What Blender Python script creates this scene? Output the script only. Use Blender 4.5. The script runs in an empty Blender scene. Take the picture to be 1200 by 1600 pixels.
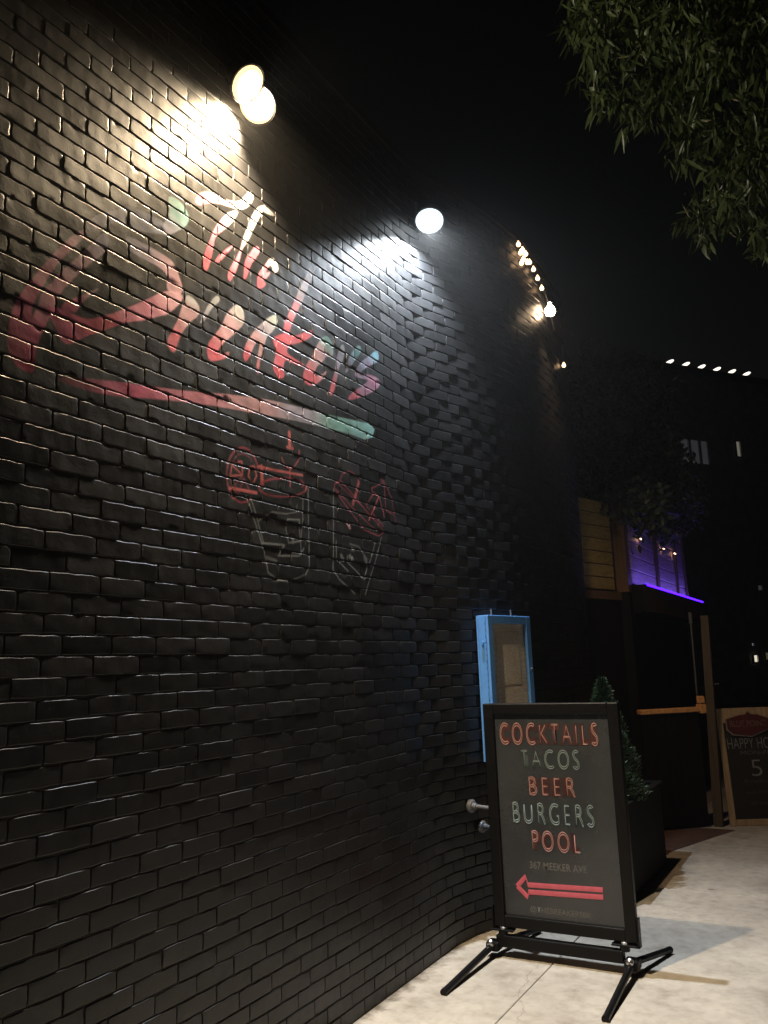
import bpy, bmesh, math, random
import numpy as np
from mathutils import Vector, Matrix

SC = bpy.context.scene
COL = SC.collection
rnd = random.Random(7)
nr = np.random.RandomState(11)
rad = math.radians

# ------------------------------------------------------------------ camera
W0, H0, FPX = 1200.0, 1600.0, 1290.0            # photograph size and focal length in its pixels
CAM = np.array([2.21, 0.0, 1.60])
YAW, PITCH, ROLL = rad(29.0473), rad(10.5971), rad(2.0465)
_fw = np.array([-math.sin(YAW)*math.cos(PITCH), math.cos(YAW)*math.cos(PITCH), math.sin(PITCH)])
_rt = np.array([math.cos(YAW), math.sin(YAW), 0.0])
_up = np.cross(_rt, _fw)
RT = math.cos(ROLL)*_rt - math.sin(ROLL)*_up
UP = math.sin(ROLL)*_rt + math.cos(ROLL)*_up
cd = bpy.data.cameras.new('camera')
cam = bpy.data.objects.new('camera', cd)
COL.objects.link(cam)
cam.matrix_world = Matrix(((RT[0], UP[0], -_fw[0], CAM[0]), (RT[1], UP[1], -_fw[1], CAM[1]),
                           (RT[2], UP[2], -_fw[2], CAM[2]), (0, 0, 0, 1)))
cd.sensor_fit = 'VERTICAL'; cd.sensor_height = 36.0; cd.sensor_width = 27.0
cd.lens = FPX/H0*36.0
cd.clip_start = 0.05; cd.clip_end = 600
SC.camera = cam

# ------------------------------------------------------------------ world: a night sky
wd = bpy.data.worlds.new('World'); SC.world = wd; wd.use_nodes = True
nt = wd.node_tree
sky = nt.nodes.new('ShaderNodeTexSky'); sky.sky_type = 'NISHITA'
sky.sun_disc = False; sky.sun_elevation = rad(2.0); sky.sun_rotation = rad(200)
sky.air_density = 1.0; sky.dust_density = 4.0; sky.ozone_density = 0.3
bg = nt.nodes['Background']; nt.links.new(sky.outputs[0], bg.inputs[0])
bg.inputs[1].default_value = 0.0015
SC.view_settings.view_transform = 'Standard'; SC.view_settings.look = 'None'
SC.view_settings.exposure = 0.0; SC.view_settings.gamma = 1.0
SC.view_settings.use_curve_mapping = False

HAZE = 0.0017
P_STRIP = 3.0
P_TREE_FILL = 95.0                                   # extra spot added at the flood head to brighten the street tree
# lamp strengths (watts), each used in the lamp's own builder
P_WARM_WALL, P_WARM_STREET, P_WHITE, P_RIM = 340.0, 1060.0, 900.0, 150.0

# ------------------------------------------------------------------ measuring helpers
def ray(x, y):
    d = RT*((x-W0/2)/FPX) - UP*((y-H0/2)/FPX) + _fw
    return d/np.linalg.norm(d)
def at_x(x, y, X=0.0):
    d = ray(x, y); return CAM + d*((X-CAM[0])/d[0])
def at_y(x, y, Y):
    d = ray(x, y); return CAM + d*((Y-CAM[1])/d[1])
def at_z(x, y, Z=0.0):
    d = ray(x, y); return CAM + d*((Z-CAM[2])/d[2])
def at_plane(x, y, P, n):
    d = ray(x, y); n = np.array(n, float); return CAM + d*(((np.array(P)-CAM)@n)/(d@n))
def project(P):
    q = np.asarray(P, float)-CAM
    zc = q@_fw
    return np.stack([W0/2+FPX*(q@RT)/zc, H0/2-FPX*(q@UP)/zc, zc], -1)

# ------------------------------------------------------------------ object helpers
def tag(o, label=None, cat=None, group=None, kind=None):
    if label: o['label'] = label
    if cat: o['category'] = cat
    if group: o['group'] = group
    if kind: o['kind'] = kind
    return o
def empty(name, loc, label, cat, group=None):
    o = bpy.data.objects.new(name, None); COL.objects.link(o); o.location = tuple(loc)
    o.empty_display_size = 0.1
    return tag(o, label, cat, group)
def link(name, me, mat, parent=None, smooth=False):
    """one mesh object; vertices are in world coordinates, moved into the parent's frame"""
    mats = mat if isinstance(mat, (list, tuple)) else [mat]
    for m in mats: me.materials.append(m)
    if smooth:
        me.polygons.foreach_set('use_smooth', np.ones(len(me.polygons), bool))
    o = bpy.data.objects.new(name, me); COL.objects.link(o)
    if parent is not None:
        p = parent; off = Vector((0, 0, 0))
        while p is not None: off += p.location; p = p.parent
        me.transform(Matrix.Translation(-off))
        o.parent = parent
    else:                                             # origin at the base of the thing
        v = np.empty(len(me.vertices)*3); me.vertices.foreach_get('co', v); v = v.reshape(-1, 3)
        c = Vector(((v[:, 0].min()+v[:, 0].max())/2, (v[:, 1].min()+v[:, 1].max())/2, v[:, 2].min()))
        me.transform(Matrix.Translation(-c)); o.location = c
    me.update()
    return o
def mesh_np(name, V, F4, attr=None, mi=None):
    me = bpy.data.meshes.new(name)
    V = np.ascontiguousarray(V, dtype=np.float32); F4 = np.ascontiguousarray(F4, dtype=np.int32)
    k = F4.shape[1]
    me.vertices.add(len(V)); me.vertices.foreach_set('co', V.ravel())
    me.loops.add(F4.size); me.loops.foreach_set('vertex_index', F4.ravel())
    me.polygons.add(len(F4))
    me.polygons.foreach_set('loop_start', np.arange(0, F4.size, k, dtype=np.int32))
    if mi is not None: me.polygons.foreach_set('material_index', np.asarray(mi, np.int32))
    me.update(calc_edges=True)
    if attr is not None:
        a = me.color_attributes.new('paint', 'FLOAT_COLOR', 'POINT')
        c = np.ones((len(V), 4), np.float32); c[:, :3] = attr
        a.data.foreach_set('color', c.ravel())
    me.validate()
    return me

class MB:
    """collects shapes into one mesh"""
    def __init__(s): s.bm = bmesh.new()
    def box(s, c, size, R=None, bev=0.0, seg=2):
        t = bmesh.new(); bmesh.ops.create_cube(t, size=1.0)
        bmesh.ops.scale(t, vec=Vector(size), verts=t.verts)
        if bev > 0: bmesh.ops.bevel(t, geom=list(t.edges), offset=bev, segments=seg, affect='EDGES', profile=0.5)
        if R is not None: bmesh.ops.transform(t, matrix=R.to_4x4(), verts=t.verts)
        bmesh.ops.translate(t, vec=Vector(c), verts=t.verts)
        s.add(t); return s
    def frustum(s, c0, c1, s0, s1, bev=0.0, ang=0.0):
        """tapered box from centre c0 (size s0) to c1 (size s1)"""
        t = bmesh.new(); vs = []
        ca, sa = math.cos(ang), math.sin(ang)
        for c, z in ((c0, s0), (c1, s1)):
            for a, b in ((-1, -1), (1, -1), (1, 1), (-1, 1)):
                dx, dy = a*z[0]/2, b*z[1]/2
                vs.append(t.verts.new((c[0]+dx*ca-dy*sa, c[1]+dx*sa+dy*ca, c[2])))
        t.faces.new(vs[3::-1]); t.faces.new(vs[4:])
        for i in range(4): t.faces.new((vs[i], vs[(i+1) % 4], vs[4+(i+1) % 4], vs[4+i]))
        if bev > 0: bmesh.ops.bevel(t, geom=list(t.edges), offset=bev, segments=2, affect='EDGES', profile=0.5)
        s.add(t); return s
    def tube(s, pts, r, n=12, cap=True):
        pts = [Vector(p) for p in pts]; rs = r if isinstance(r, (list, tuple)) else [r]*len(pts)
        t = bmesh.new(); rings = []
        for i, p in enumerate(pts):
            d = (pts[min(i+1, len(pts)-1)]-pts[max(i-1, 0)]).normalized()
            a = Vector((0, 0, 1)) if abs(d.z) < 0.95 else Vector((1, 0, 0))
            u = d.cross(a).normalized(); w = d.cross(u)
            rings.append([t.verts.new(p+(u*math.cos(2*math.pi*k/n)+w*math.sin(2*math.pi*k/n))*rs[i]) for k in range(n)])
        for a, b in zip(rings[:-1], rings[1:]):
            for k in range(n): t.faces.new((a[k], a[(k+1) % n], b[(k+1) % n], b[k]))
        if cap: t.faces.new(rings[0][::-1]); t.faces.new(rings[-1])
        bmesh.ops.recalc_face_normals(t, faces=t.faces)
        s.add(t); return s
    def lathe(s, prof, origin, axis, n=24):
        """profile (r, h) turned about axis through origin"""
        axis = Vector(axis).normalized(); a = Vector((0, 0, 1)) if abs(axis.z) < 0.95 else Vector((1, 0, 0))
        u = axis.cross(a).normalized(); w = axis.cross(u); o = Vector(origin)
        t = bmesh.new(); rings = []
        for r, h in prof:
            if r < 1e-5: rings.append([t.verts.new(o+axis*h)])
            else: rings.append([t.verts.new(o+axis*h+(u*math.cos(2*math.pi*k/n)+w*math.sin(2*math.pi*k/n))*r) for k in range(n)])
        for a_, b_ in zip(rings[:-1], rings[1:]):
            for k in range(n):
                k2 = (k+1) % n
                if len(a_) == 1 and len(b_) == 1: continue
                if len(a_) == 1: t.faces.new((a_[0], b_[k2], b_[k]))
                elif len(b_) == 1: t.faces.new((a_[k], a_[k2], b_[0]))
                else: t.faces.new((a_[k], a_[k2], b_[k2], b_[k]))
        bmesh.ops.recalc_face_normals(t, faces=t.faces)
        s.add(t); return s
    def prism(s, poly, o, u, w, depth, bev=0.0):
        """outline poly (a, b) in the plane o + a*u + b*w, pushed back along u x w by -depth"""
        o, u, w = Vector(o), Vector(u), Vector(w); nn = u.cross(w).normalized()
        t = bmesh.new()
        A = [t.verts.new(o+u*a+w*b) for a, b in poly]; B = [t.verts.new(v.co-nn*depth) for v in A]
        t.faces.new(A); t.faces.new(B[::-1]); n = len(A)
        for i in range(n): t.faces.new((A[i], B[i], B[(i+1) % n], A[(i+1) % n]))
        bmesh.ops.recalc_face_normals(t, faces=t.faces)
        s.add(t); return s
    def add(s, t):
        me = bpy.data.meshes.new('tmp'); t.to_mesh(me); t.free(); s.bm.from_mesh(me); bpy.data.meshes.remove(me)
    def build(s, name, mat, parent=None, smooth=False):
        me = bpy.data.meshes.new(name); s.bm.to_mesh(me); s.bm.free()
        o = link(name, me, mat, parent)
        if smooth:
            for p in me.polygons: p.use_smooth = True
            try: me.set_sharp_from_angle(angle=rad(35))
            except Exception: pass
        return o

# ------------------------------------------------------------------ materials
def nodes(name):
    m = bpy.data.materials.new(name); m.use_nodes = True
    n = m.node_tree.nodes; return m, n, m.node_tree.links, n['Principled BSDF']
def noise(n, l, scale, detail=4, rough=0.55, coord='Object', stretch=None):
    t = n.new('ShaderNodeTexCoord'); x = n.new('ShaderNodeTexNoise')
    x.inputs['Scale'].default_value = scale; x.inputs['Detail'].default_value = detail
    x.inputs['Roughness'].default_value = rough
    src = t.outputs[coord]
    if stretch:
        mp = n.new('ShaderNodeMapping'); mp.inputs['Scale'].default_value = stretch
        l.new(src, mp.inputs[0]); src = mp.outputs[0]
    l.new(src, x.inputs['Vector']); return x.outputs['Fac']
def ramp(n, l, fac, stops):
    r = n.new('ShaderNodeValToRGB'); e = r.color_ramp.elements
    while len(e) < len(stops): e.new(0.5)
    for k, (p, c) in zip(e, stops): k.position = p; k.color = (*c, 1)
    l.new(fac, r.inputs[0]); return r.outputs[0]
def bump(n, l, b, fac, strength, dist):
    x = n.new('ShaderNodeBump'); x.inputs['Strength'].default_value = strength; x.inputs['Distance'].default_value = dist
    l.new(fac, x.inputs['Height']); l.new(x.outputs[0], b.inputs['Normal'])
def maprange(n, l, fac, a, b, c, d):
    x = n.new('ShaderNodeMapRange'); l.new(fac, x.inputs[0])
    for i, v in zip((1, 2, 3, 4), (a, b, c, d)): x.inputs[i].default_value = v
    return x.outputs[0]
def plain(name, col, rough=0.5, metal=0.0, vary=0.25, scale=30, bmp=0.0, bdist=0.001, spec=0.5):
    m, n, l, b = nodes(name)
    f = noise(n, l, scale)
    lo = tuple(c*(1-vary) for c in col); hi = tuple(min(1, c*(1+vary)) for c in col)
    l.new(ramp(n, l, f, [(0.3, lo), (0.7, hi)]), b.inputs['Base Color'])
    l.new(maprange(n, l, f, 0.3, 0.7, max(0.02, rough-0.08), min(1, rough+0.08)), b.inputs['Roughness'])
    b.inputs['Metallic'].default_value = metal; b.inputs['Specular IOR Level'].default_value = spec
    if bmp: bump(n, l, b, noise(n, l, scale*6), bmp, bdist)
    return m
def wood(name, col, axis, rough=0.6, scale=5.0):
    m, n, l, b = nodes(name)
    st = [8, 8, 8]; st[axis] = 0.6
    f = noise(n, l, scale, 6, 0.65, 'Object', tuple(st))
    lo = tuple(c*0.55 for c in col); hi = tuple(c*1.3 for c in col)
    l.new(ramp(n, l, f, [(0.25, lo), (0.75, hi)]), b.inputs['Base Color'])
    b.inputs['Roughness'].default_value = rough
    bump(n, l, b, f, 0.3, 0.003)
    return m
def emit(name, col, strength, spread=None):
    m, n, l, b = nodes(name)
    b.inputs['Base Color'].default_value = (*[min(1, c) for c in col], 1)
    b.inputs['Emission Color'].default_value = (*col, 1); b.inputs['Emission Strength'].default_value = strength
    return m
def leafmat(name, c1, c2, rough=0.45):
    m, n, l, b = nodes(name)
    g = n.new('ShaderNodeNewGeometry')
    l.new(ramp(n, l, g.outputs['Random Per Island'], [(0.0, c1), (1.0, c2)]), b.inputs['Base Color'])
    b.inputs['Roughness'].default_value = rough
    b.inputs['Transmission Weight'].default_value = 0.0
    b.inputs['Specular IOR Level'].default_value = 0.35
    return m

def brick_material(name, painted):
    m, n, l, b = nodes(name)
    big = noise(n, l, 3.0, 3); fine = noise(n, l, 90, 5, 0.7)
    geo = n.new('ShaderNodeNewGeometry'); isl = geo.outputs['Random Per Island']
    mb_ = n.new('ShaderNodeMath'); mb_.operation = 'MULTIPLY_ADD'; mb_.inputs[1].default_value = 0.45
    l.new(isl, mb_.inputs[0]); l.new(big, mb_.inputs[2])
    base = ramp(n, l, mb_.outputs[0], [(0.45, (0.0062, 0.0063, 0.0069)), (1.0, (0.0125, 0.0126, 0.0136))])
    if painted:
        a = n.new('ShaderNodeVertexColor'); a.layer_name = 'paint'
        l.new(a.outputs['Color'], b.inputs['Base Color'])
    else:
        l.new(base, b.inputs['Base Color'])
    streak = noise(n, l, 22, 5, 0.65, 'Object', (1, 1, .35))
    rr_ = n.new('ShaderNodeMath'); rr_.operation = 'MULTIPLY_ADD'; rr_.inputs[1].default_value = 0.12
    l.new(isl, rr_.inputs[0]); l.new(maprange(n, l, streak, 0.3, 0.7, 0.27, 0.43), rr_.inputs[2]); l.new(rr_.outputs[0], b.inputs['Roughness'])
    b.inputs['Specular IOR Level'].default_value = 0.34
    mx = n.new('ShaderNodeMath'); mx.operation = 'ADD'
    mid = noise(n, l, 28, 4, 0.6)
    m2 = n.new('ShaderNodeMath'); m2.operation = 'MULTIPLY'; m2.inputs[1].default_value = 1.5
    l.new(mid, m2.inputs[0]); l.new(m2.outputs[0], mx.inputs[0]); l.new(fine, mx.inputs[1])
    bump(n, l, b, mx.outputs[0], 0.42, 0.0011)
    return m
M = {}
M['brick'] = brick_material('black_painted_brick', False)
M['mural'] = brick_material('mural_paint_on_brick', True)
M['mortar'] = plain('black_mortar', (0.008, 0.008, 0.008), 0.8, bmp=0.5, scale=40)
M['coping'] = plain('dark_coping', (0.010, 0.010, 0.010), 0.7, spec=.2)
M['black_metal'] = plain('black_powder_coat', (0.0035, 0.0035, 0.004), 0.42, scale=60, bmp=0.05, spec=.2)
M['black_wood'] = wood('black_stained_boards', (0.0045, 0.0045, 0.005), 2, 0.8); M['black_wood'].node_tree.nodes['Principled BSDF'].inputs['Specular IOR Level'].default_value = .2
M['chrome'] = plain('brushed_steel', (0.55, 0.55, 0.56), 0.3, 1.0, 0.1, 80)
M['pipe'] = plain('dull_galvanised_pipe', (0.11, 0.115, 0.125), 0.5, 0.3, 0.2, 60)
M['blue'] = plain('blue_enamel', (0.085, 0.24, 0.57), 0.35, vary=0.08, scale=20, bmp=0.05)
M['fixture'] = plain('bronze_fixture', (0.03, 0.027, 0.024), 0.45)
M['warm_lens'] = emit('warm_lamp_glass', (1.0, 0.86, 0.62), 5.0)
M['white_lens'] = emit('cool_lamp_glass', (0.92, 0.97, 1.0), 5.0)
M['warm_halo'] = emit('warm_halo_ring', (1.0, 0.70, 0.36), 1.7); M['cool_halo'] = emit('cool_halo_ring', (0.70, 0.86, 1.0), 1.4)  # glow for the rings that stand in for the lamps' halos
M['bulb'] = emit('warm_bulb_glass', (1.0, 0.62, 0.32), 5.0)
M['glint_glow'] = emit('glowing_glint', (1.0, 0.60, 0.34), 6.0)  # emission for the added reflection dashes
M['rim_bulb'] = emit('bright_warm_bulb', (1.0, 0.70, 0.42), 60.0)
M['led'] = emit('violet_led', (0.040, 0.005, 1.0), 8)
M['roof_lamp'] = emit('roof_lamp_glass', (1.0, 0.93, 0.80), 1.6)
M['yellow_wood'] = wood('golden_boards', (0.46, 0.35, 0.13), 1, 0.6)
M['pale_wood'] = wood('pale_boards', (0.55, 0.40, 0.40), 1, 0.5)
M['brown_wood'] = wood('brown_post_wood', (0.15, 0.085, 0.045), 2, 0.6)
M['old_wood'] = wood('weathered_post_wood', (0.065, 0.048, 0.030), 2, 0.75)
M['orange_wood'] = wood('varnished_rail_wood', (0.74, 0.38, 0.15), 0, 0.4)
M['tan_wood'] = wood('tan_frame_wood', (0.36, 0.26, 0.16), 2, 0.6)
M['chalkboard'] = plain('chalkboard', (0.012, 0.013, 0.013), 0.6)
M['chalk'] = plain('chalk_white', (0.17, 0.18, 0.20), 0.9, scale=120, vary=0.5)
M['chalk_dim'] = plain('chalk_dim', (0.10, 0.10, 0.12), 0.9, scale=120, vary=0.5)
M['badge'] = plain('dark_red_badge', (0.07, 0.014, 0.016), 0.5)
M['badge_edge'] = plain('badge_border', (0.20, 0.17, 0.155), 0.5)
M['badge_text'] = plain('badge_print', (0.13, 0.075, 0.07), 0.5)
M['bark'] = plain('bark', (0.06, 0.045, 0.035), 0.85, scale=25, bmp=0.8, bdist=0.01)
M['leaf_near'] = leafmat('street_tree_leaf', (0.026, 0.044, 0.013), (0.075, 0.098, 0.034), 0.36)
M['leaf_far'] = leafmat('dark_tree_leaf', (0.022, 0.034, 0.018), (0.055, 0.070, 0.040))
M['leaf_shrub'] = leafmat('conifer_needles', (0.008, 0.022, 0.009), (0.022, 0.050, 0.021))
M['leaf_weed'] = leafmat('weed_leaf', (0.06, 0.13, 0.02), (0.13, 0.22, 0.05))
M['facade'] = plain('dark_render', (0.45, 0.45, 0.46), 0.8, scale=3)
M['soil'] = plain('potting_soil', (0.03, 0.022, 0.016), 0.95, scale=60, bmp=0.6)

def concrete():
    m, n, l, b = nodes('sidewalk_concrete')
    tc = n.new('ShaderNodeTexCoord')
    big = noise(n, l, 1.3, 5, 0.6); fine = noise(n, l, 160, 3, 0.7); mid = noise(n, l, 14, 6, 0.7)
    c1 = ramp(n, l, big, [(0.30, (0.30, 0.28, 0.248)), (0.70, (0.43, 0.402, 0.358))])
    mixn = n.new('ShaderNodeMix'); mixn.data_type = 'RGBA'; mixn.blend_type = 'MULTIPLY'; mixn.inputs['Factor'].default_value = 1.0
    l.new(c1, mixn.inputs['A']); l.new(ramp(n, l, mid, [(0.30, (0.74, 0.73, 0.71)), (0.55, (1, 1, 1))]), mixn.inputs['B'])
    # speckles and gum spots
    v = n.new('ShaderNodeTexVoronoi'); v.inputs['Scale'].default_value = 3.1; v.inputs['Randomness'].default_value = 1.0
    l.new(tc.outputs['Object'], v.inputs['Vector'])
    spot = n.new('ShaderNodeMix'); spot.data_type = 'RGBA'; spot.blend_type = 'MULTIPLY'; spot.inputs['Factor'].default_value = 1.0
    l.new(mixn.outputs['Result'], spot.inputs['A'])
    wob = n.new('ShaderNodeMath'); wob.operation = 'MULTIPLY_ADD'; wob.inputs[1].default_value = 0.10
    l.new(mid, wob.inputs[0]); l.new(v.outputs['Distance'], wob.inputs[2])
    l.new(ramp(n, l, wob.outputs[0], [(0.105, (0.50, 0.48, 0.45)), (0.125, (1, 1, 1))]), spot.inputs['B'])
    st2 = n.new('ShaderNodeMix'); st2.data_type = 'RGBA'; st2.blend_type = 'MULTIPLY'; st2.inputs['Factor'].default_value = 1.0
    l.new(spot.outputs['Result'], st2.inputs['A'])
    l.new(ramp(n, l, noise(n, l, 2.6, 7, .72), [(0.33, (0.74, 0.72, 0.69)), (0.44, (0.92, 0.92, 0.92)), (0.60, (1, 1, 1)), (0.72, (1.06, 1.05, 1.03))]), st2.inputs['B'])
    # grime washed along the foot of the wall
    sep = n.new('ShaderNodeSeparateXYZ'); gp = n.new('ShaderNodeNewGeometry'); l.new(gp.outputs['Position'], sep.inputs[0])
    gx = n.new('ShaderNodeMath'); gx.operation = 'MULTIPLY_ADD'; gx.inputs[1].default_value = 0.16
    l.new(mid, gx.inputs[0]); l.new(sep.outputs['X'], gx.inputs[2])
    gr = n.new('ShaderNodeMix'); gr.data_type = 'RGBA'; gr.blend_type = 'MULTIPLY'; gr.inputs['Factor'].default_value = 1.0
    l.new(st2.outputs['Result'], gr.inputs['A']); l.new(ramp(n, l, gx.outputs[0], [(0.075, (0.28, 0.25, 0.21)), (0.15, (1, 1, 1))]), gr.inputs['B'])
    # one hairline crack wandering across the flag
    cw_ = n.new('ShaderNodeMath'); cw_.operation = 'MULTIPLY_ADD'; cw_.inputs[1].default_value = 0.55
    nzz = noise(n, l, 1.1, 8, .68); l.new(nzz, cw_.inputs[0])
    yy_ = n.new('ShaderNodeMath'); yy_.operation = 'MULTIPLY_ADD'; yy_.inputs[1].default_value = 0.22; l.new(sep.outputs['Y'], yy_.inputs[0]); l.new(sep.outputs['X'], yy_.inputs[2])
    l.new(yy_.outputs[0], cw_.inputs[2])
    fr_ = n.new('ShaderNodeMath'); fr_.operation = 'PINGPONG'; fr_.inputs[1].default_value = 0.9; l.new(cw_.outputs[0], fr_.inputs[0])
    ck = n.new('ShaderNodeMix'); ck.data_type = 'RGBA'; ck.blend_type = 'MULTIPLY'; ck.inputs['Factor'].default_value = .75
    l.new(gr.outputs['Result'], ck.inputs['A']); l.new(ramp(n, l, fr_.outputs[0], [(0.0, (0.35, 0.32, 0.28)), (0.0045, (1, 1, 1))]), ck.inputs['B'])
    l.new(ck.outputs['Result'], b.inputs['Base Color'])
    b.inputs['Roughness'].default_value = 0.82
    ad = n.new('ShaderNodeMath'); ad.operation = 'ADD'; l.new(mid, ad.inputs[0]); l.new(fine, ad.inputs[1])
    bump(n, l, b, ad.outputs[0], 0.5, 0.003)
    return m
M['concrete'] = concrete()
M['joint'] = plain('joint_dirt', (0.09, 0.075, 0.06), 0.95, scale=50)
M['asphalt'] = plain('asphalt', (0.045, 0.045, 0.047), 0.9, scale=80, bmp=0.6)
M['earth'] = plain('dark_ground', (0.05, 0.045, 0.04), 0.95, scale=10)
M['pavers'] = plain('red_brown_paving', (0.07, 0.036, 0.028), 0.9, scale=18, vary=0.4, bmp=0.5)

# ------------------------------------------------------------------ ground
def slab(name, x0, x1, y0, y1, z0, z1, mat):
    o = MB().box(((x0+x1)/2, (y0+y1)/2, (z0+z1)/2), (x1-x0, y1-y0, z1-z0)).build(name, mat)
    return tag(o, kind='structure')
def sheet(name, pts, z, mat):
    me = bpy.data.meshes.new(name); me.from_pydata([(x, y, z) for x, y in pts], [], [list(range(len(pts)))])
    return tag(link(name, me, mat), kind='structure')
sheet('ground', [(-150, -150), (150, -150), (150, 200), (-150, 200)], -0.17, M['earth'])
# sidewalk: concrete flags with open joints between them (joint at x = 0.59 as in the photo)
base = sheet('sidewalk_bed', [(-0.3, -6), (4.1, -6), (4.1, 40), (-0.3, 40)], -0.009, M['joint'])
sw = MB()
xs = [-0.3, 0.59, 2.25, 4.1]; ys = [-6+1.53*i+0.085 for i in range(31)]
for i in range(3):
    off = (0.0, 0.0, 0.55)[i]
    for a, b_ in zip(ys[:-1], ys[1:]):
        dz = rnd.uniform(-0.0015, 0.0015)
        sw.box(((xs[i]+xs[i+1])/2, (a+b_)/2+off, -0.04+dz), (xs[i+1]-xs[i]-0.006, b_-a-0.006, 0.08), bev=0.003, seg=1)
tag(sw.build('sidewalk', M['concrete']), kind='structure')
slab('kerb', 4.106, 4.26, -6, 40, -0.165, -0.002, M['concrete'])
sheet('road', [(4.2, -40), (12, -40), (12, 60), (4.2, 60)], -0.15, M['asphalt'])
g = [at_z(1024, 1290), at_z(1150, 1296), at_z(1050, 1330), at_z(1032, 1352)]
sheet('entrance_paving', [(g[0][0]-.1, g[0][1]), (g[1][0], g[1][1]-.05), (g[2][0], g[2][1]), (g[3][0]-.05, g[3][1])], 0.0045, M['pavers'])

# ------------------------------------------------------------------ the brick building
R_ARC, TH0, Y_C = 5.0, rad(20), 4.45
WALL_TOP = 4.85
R_IN, Y_A = 1.16, 4.257; S_B = Y_A+R_IN*rad(18)     # a short inward sweep joins the straight wall to the bow
def late(z):
    """the bow starts a little farther along near the pavement"""
    return .34*min(1.0, max(0.0, 1-z/1.15))
def path_z(s, z):
    k = late(z); x, y, th = path(s-k); return x, y+k, th
def path(s):
    """plan of the wall face: straight along +y, then a convex bow. s = arclength from y=0. Returns point, tangent azimuth"""
    if s <= Y_A: return 0.0, s, 0.0
    if s < S_B:
        f = (s-Y_A)/R_IN; return R_IN*(1-math.cos(f)), Y_A+R_IN*math.sin(f), f
    th = rad(18)-(s-S_B)/R_ARC
    return R_ARC*(math.cos(th)-math.cos(TH0)), Y_C+R_ARC*(math.sin(TH0)-math.sin(th)), th
def on_arc(x, y, off=0.0):
    d = ray(x, y); c = np.array([-R_ARC*math.cos(TH0), Y_C+R_ARC*math.sin(TH0)])
    o = CAM[:2]-c; r = R_ARC+off
    a = d[:2]@d[:2]; b = 2*o@d[:2]; q = o@o-r*r; disc = b*b-4*a*q
    t = (-b-math.sqrt(max(0, disc)))/2/a
    P = CAM+t*d; th = math.atan2(P[1]-c[1], P[0]-c[0]); return P, -th      # -th = tangent azimuth

CH, BL, JT = 0.0668, 0.2067, 0.0060            # course height, brick module, joint

# ---- mural, traced on the wall in metres (y along the wall, z up)
def wp(pts, ox=0, oy=0, k=1.0):
    return np.array([at_x(ox+x/k, oy+y/k)[1:] for x, y in pts])
def chaikin(P, it=2):
    for _ in range(it):
        Q = np.roll(P, -1, 0); P = np.stack([P*.75+Q*.25, P*.25+Q*.75], 1).reshape(-1, 2)
    return P
RED, CRIM, PINK, ROSE = (0.46, 0.090, 0.13), (0.44, 0.085, 0.17), (0.50, 0.20, 0.28), (0.44, 0.27, 0.32)
LAV, GREY, TEAL, PALE, WHITE = (0.28, 0.27, 0.36), (0.33, 0.35, 0.37), (0.17, 0.36, 0.34), (0.5, 0.5, 0.5), (0.75, 0.72, 0.70)
CYAN = (0.26, 0.50, 0.58)
FILLS = []
def fill(part, ox, oy, k, pts, grad, a=0.9):
    """grad: list of (pixel x, pixel y, colour) stops in the same tracing frame"""
    g = [(wp([(x, y)], ox, oy, k)[0], np.array(c)) for x, y, c in grad]
    FILLS.append((part, chaikin(wp(pts, ox, oy, k), 1 if part == 'stripe' else 2), g, min(.92, a*.72)))
C3 = (260, 260, 3.0); C2 = (0, 250, 3.53)
L = 'the'
fill(L, *C3, [(130,165),(150,125),(200,115),(250,140),(300,165),(350,165),(395,105),(412,145),(400,170),(360,205),(300,190),(240,170),(190,172),(150,188)], [(140,150,PINK),(380,160,WHITE)], .8)
fill(L, *C3, [(290,215),(345,205),(300,275),(250,310),(225,335),(222,370),(210,430),(190,492),(175,492),(168,450),(185,390),(205,340),(225,290),(260,245)], [(320,220,WHITE),(230,320,PINK),(190,420,RED)])
fill(L, *C3, [(222,442),(280,385),(322,362),(290,402),(240,457)], [(320,370,PINK),(230,450,RED)])
fill(L, *C3, [(470,178),(448,215),(420,270),(400,310),(385,348),(352,388),(345,430),(330,482),(310,522),(295,542),(283,510),(308,460),(338,410),(358,340),(383,280),(405,225),(430,190)], [(455,190,WHITE),(385,330,PALE),(340,430,PINK),(300,520,RED)])
fill(L, *C3, [(440,180),(482,198),(518,235),(480,226),(450,206)], [(440,180,WHITE),(510,230,GREY)], .7)
fill(L, *C3, [(420,368),(442,390),(420,432),(397,452),(376,522),(360,532),(363,490),(368,440),(388,410)], [(430,380,PINK),(370,510,RED)])
fill(L, *C3, [(452,475),(490,422),(520,448),(527,492),(503,502),(492,462),(478,470),(462,500),(492,492),(470,525),(448,535),(472,552),(430,582),(424,540),(430,500)], [(505,440,WHITE),(460,490,PINK),(440,560,RED)])
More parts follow.
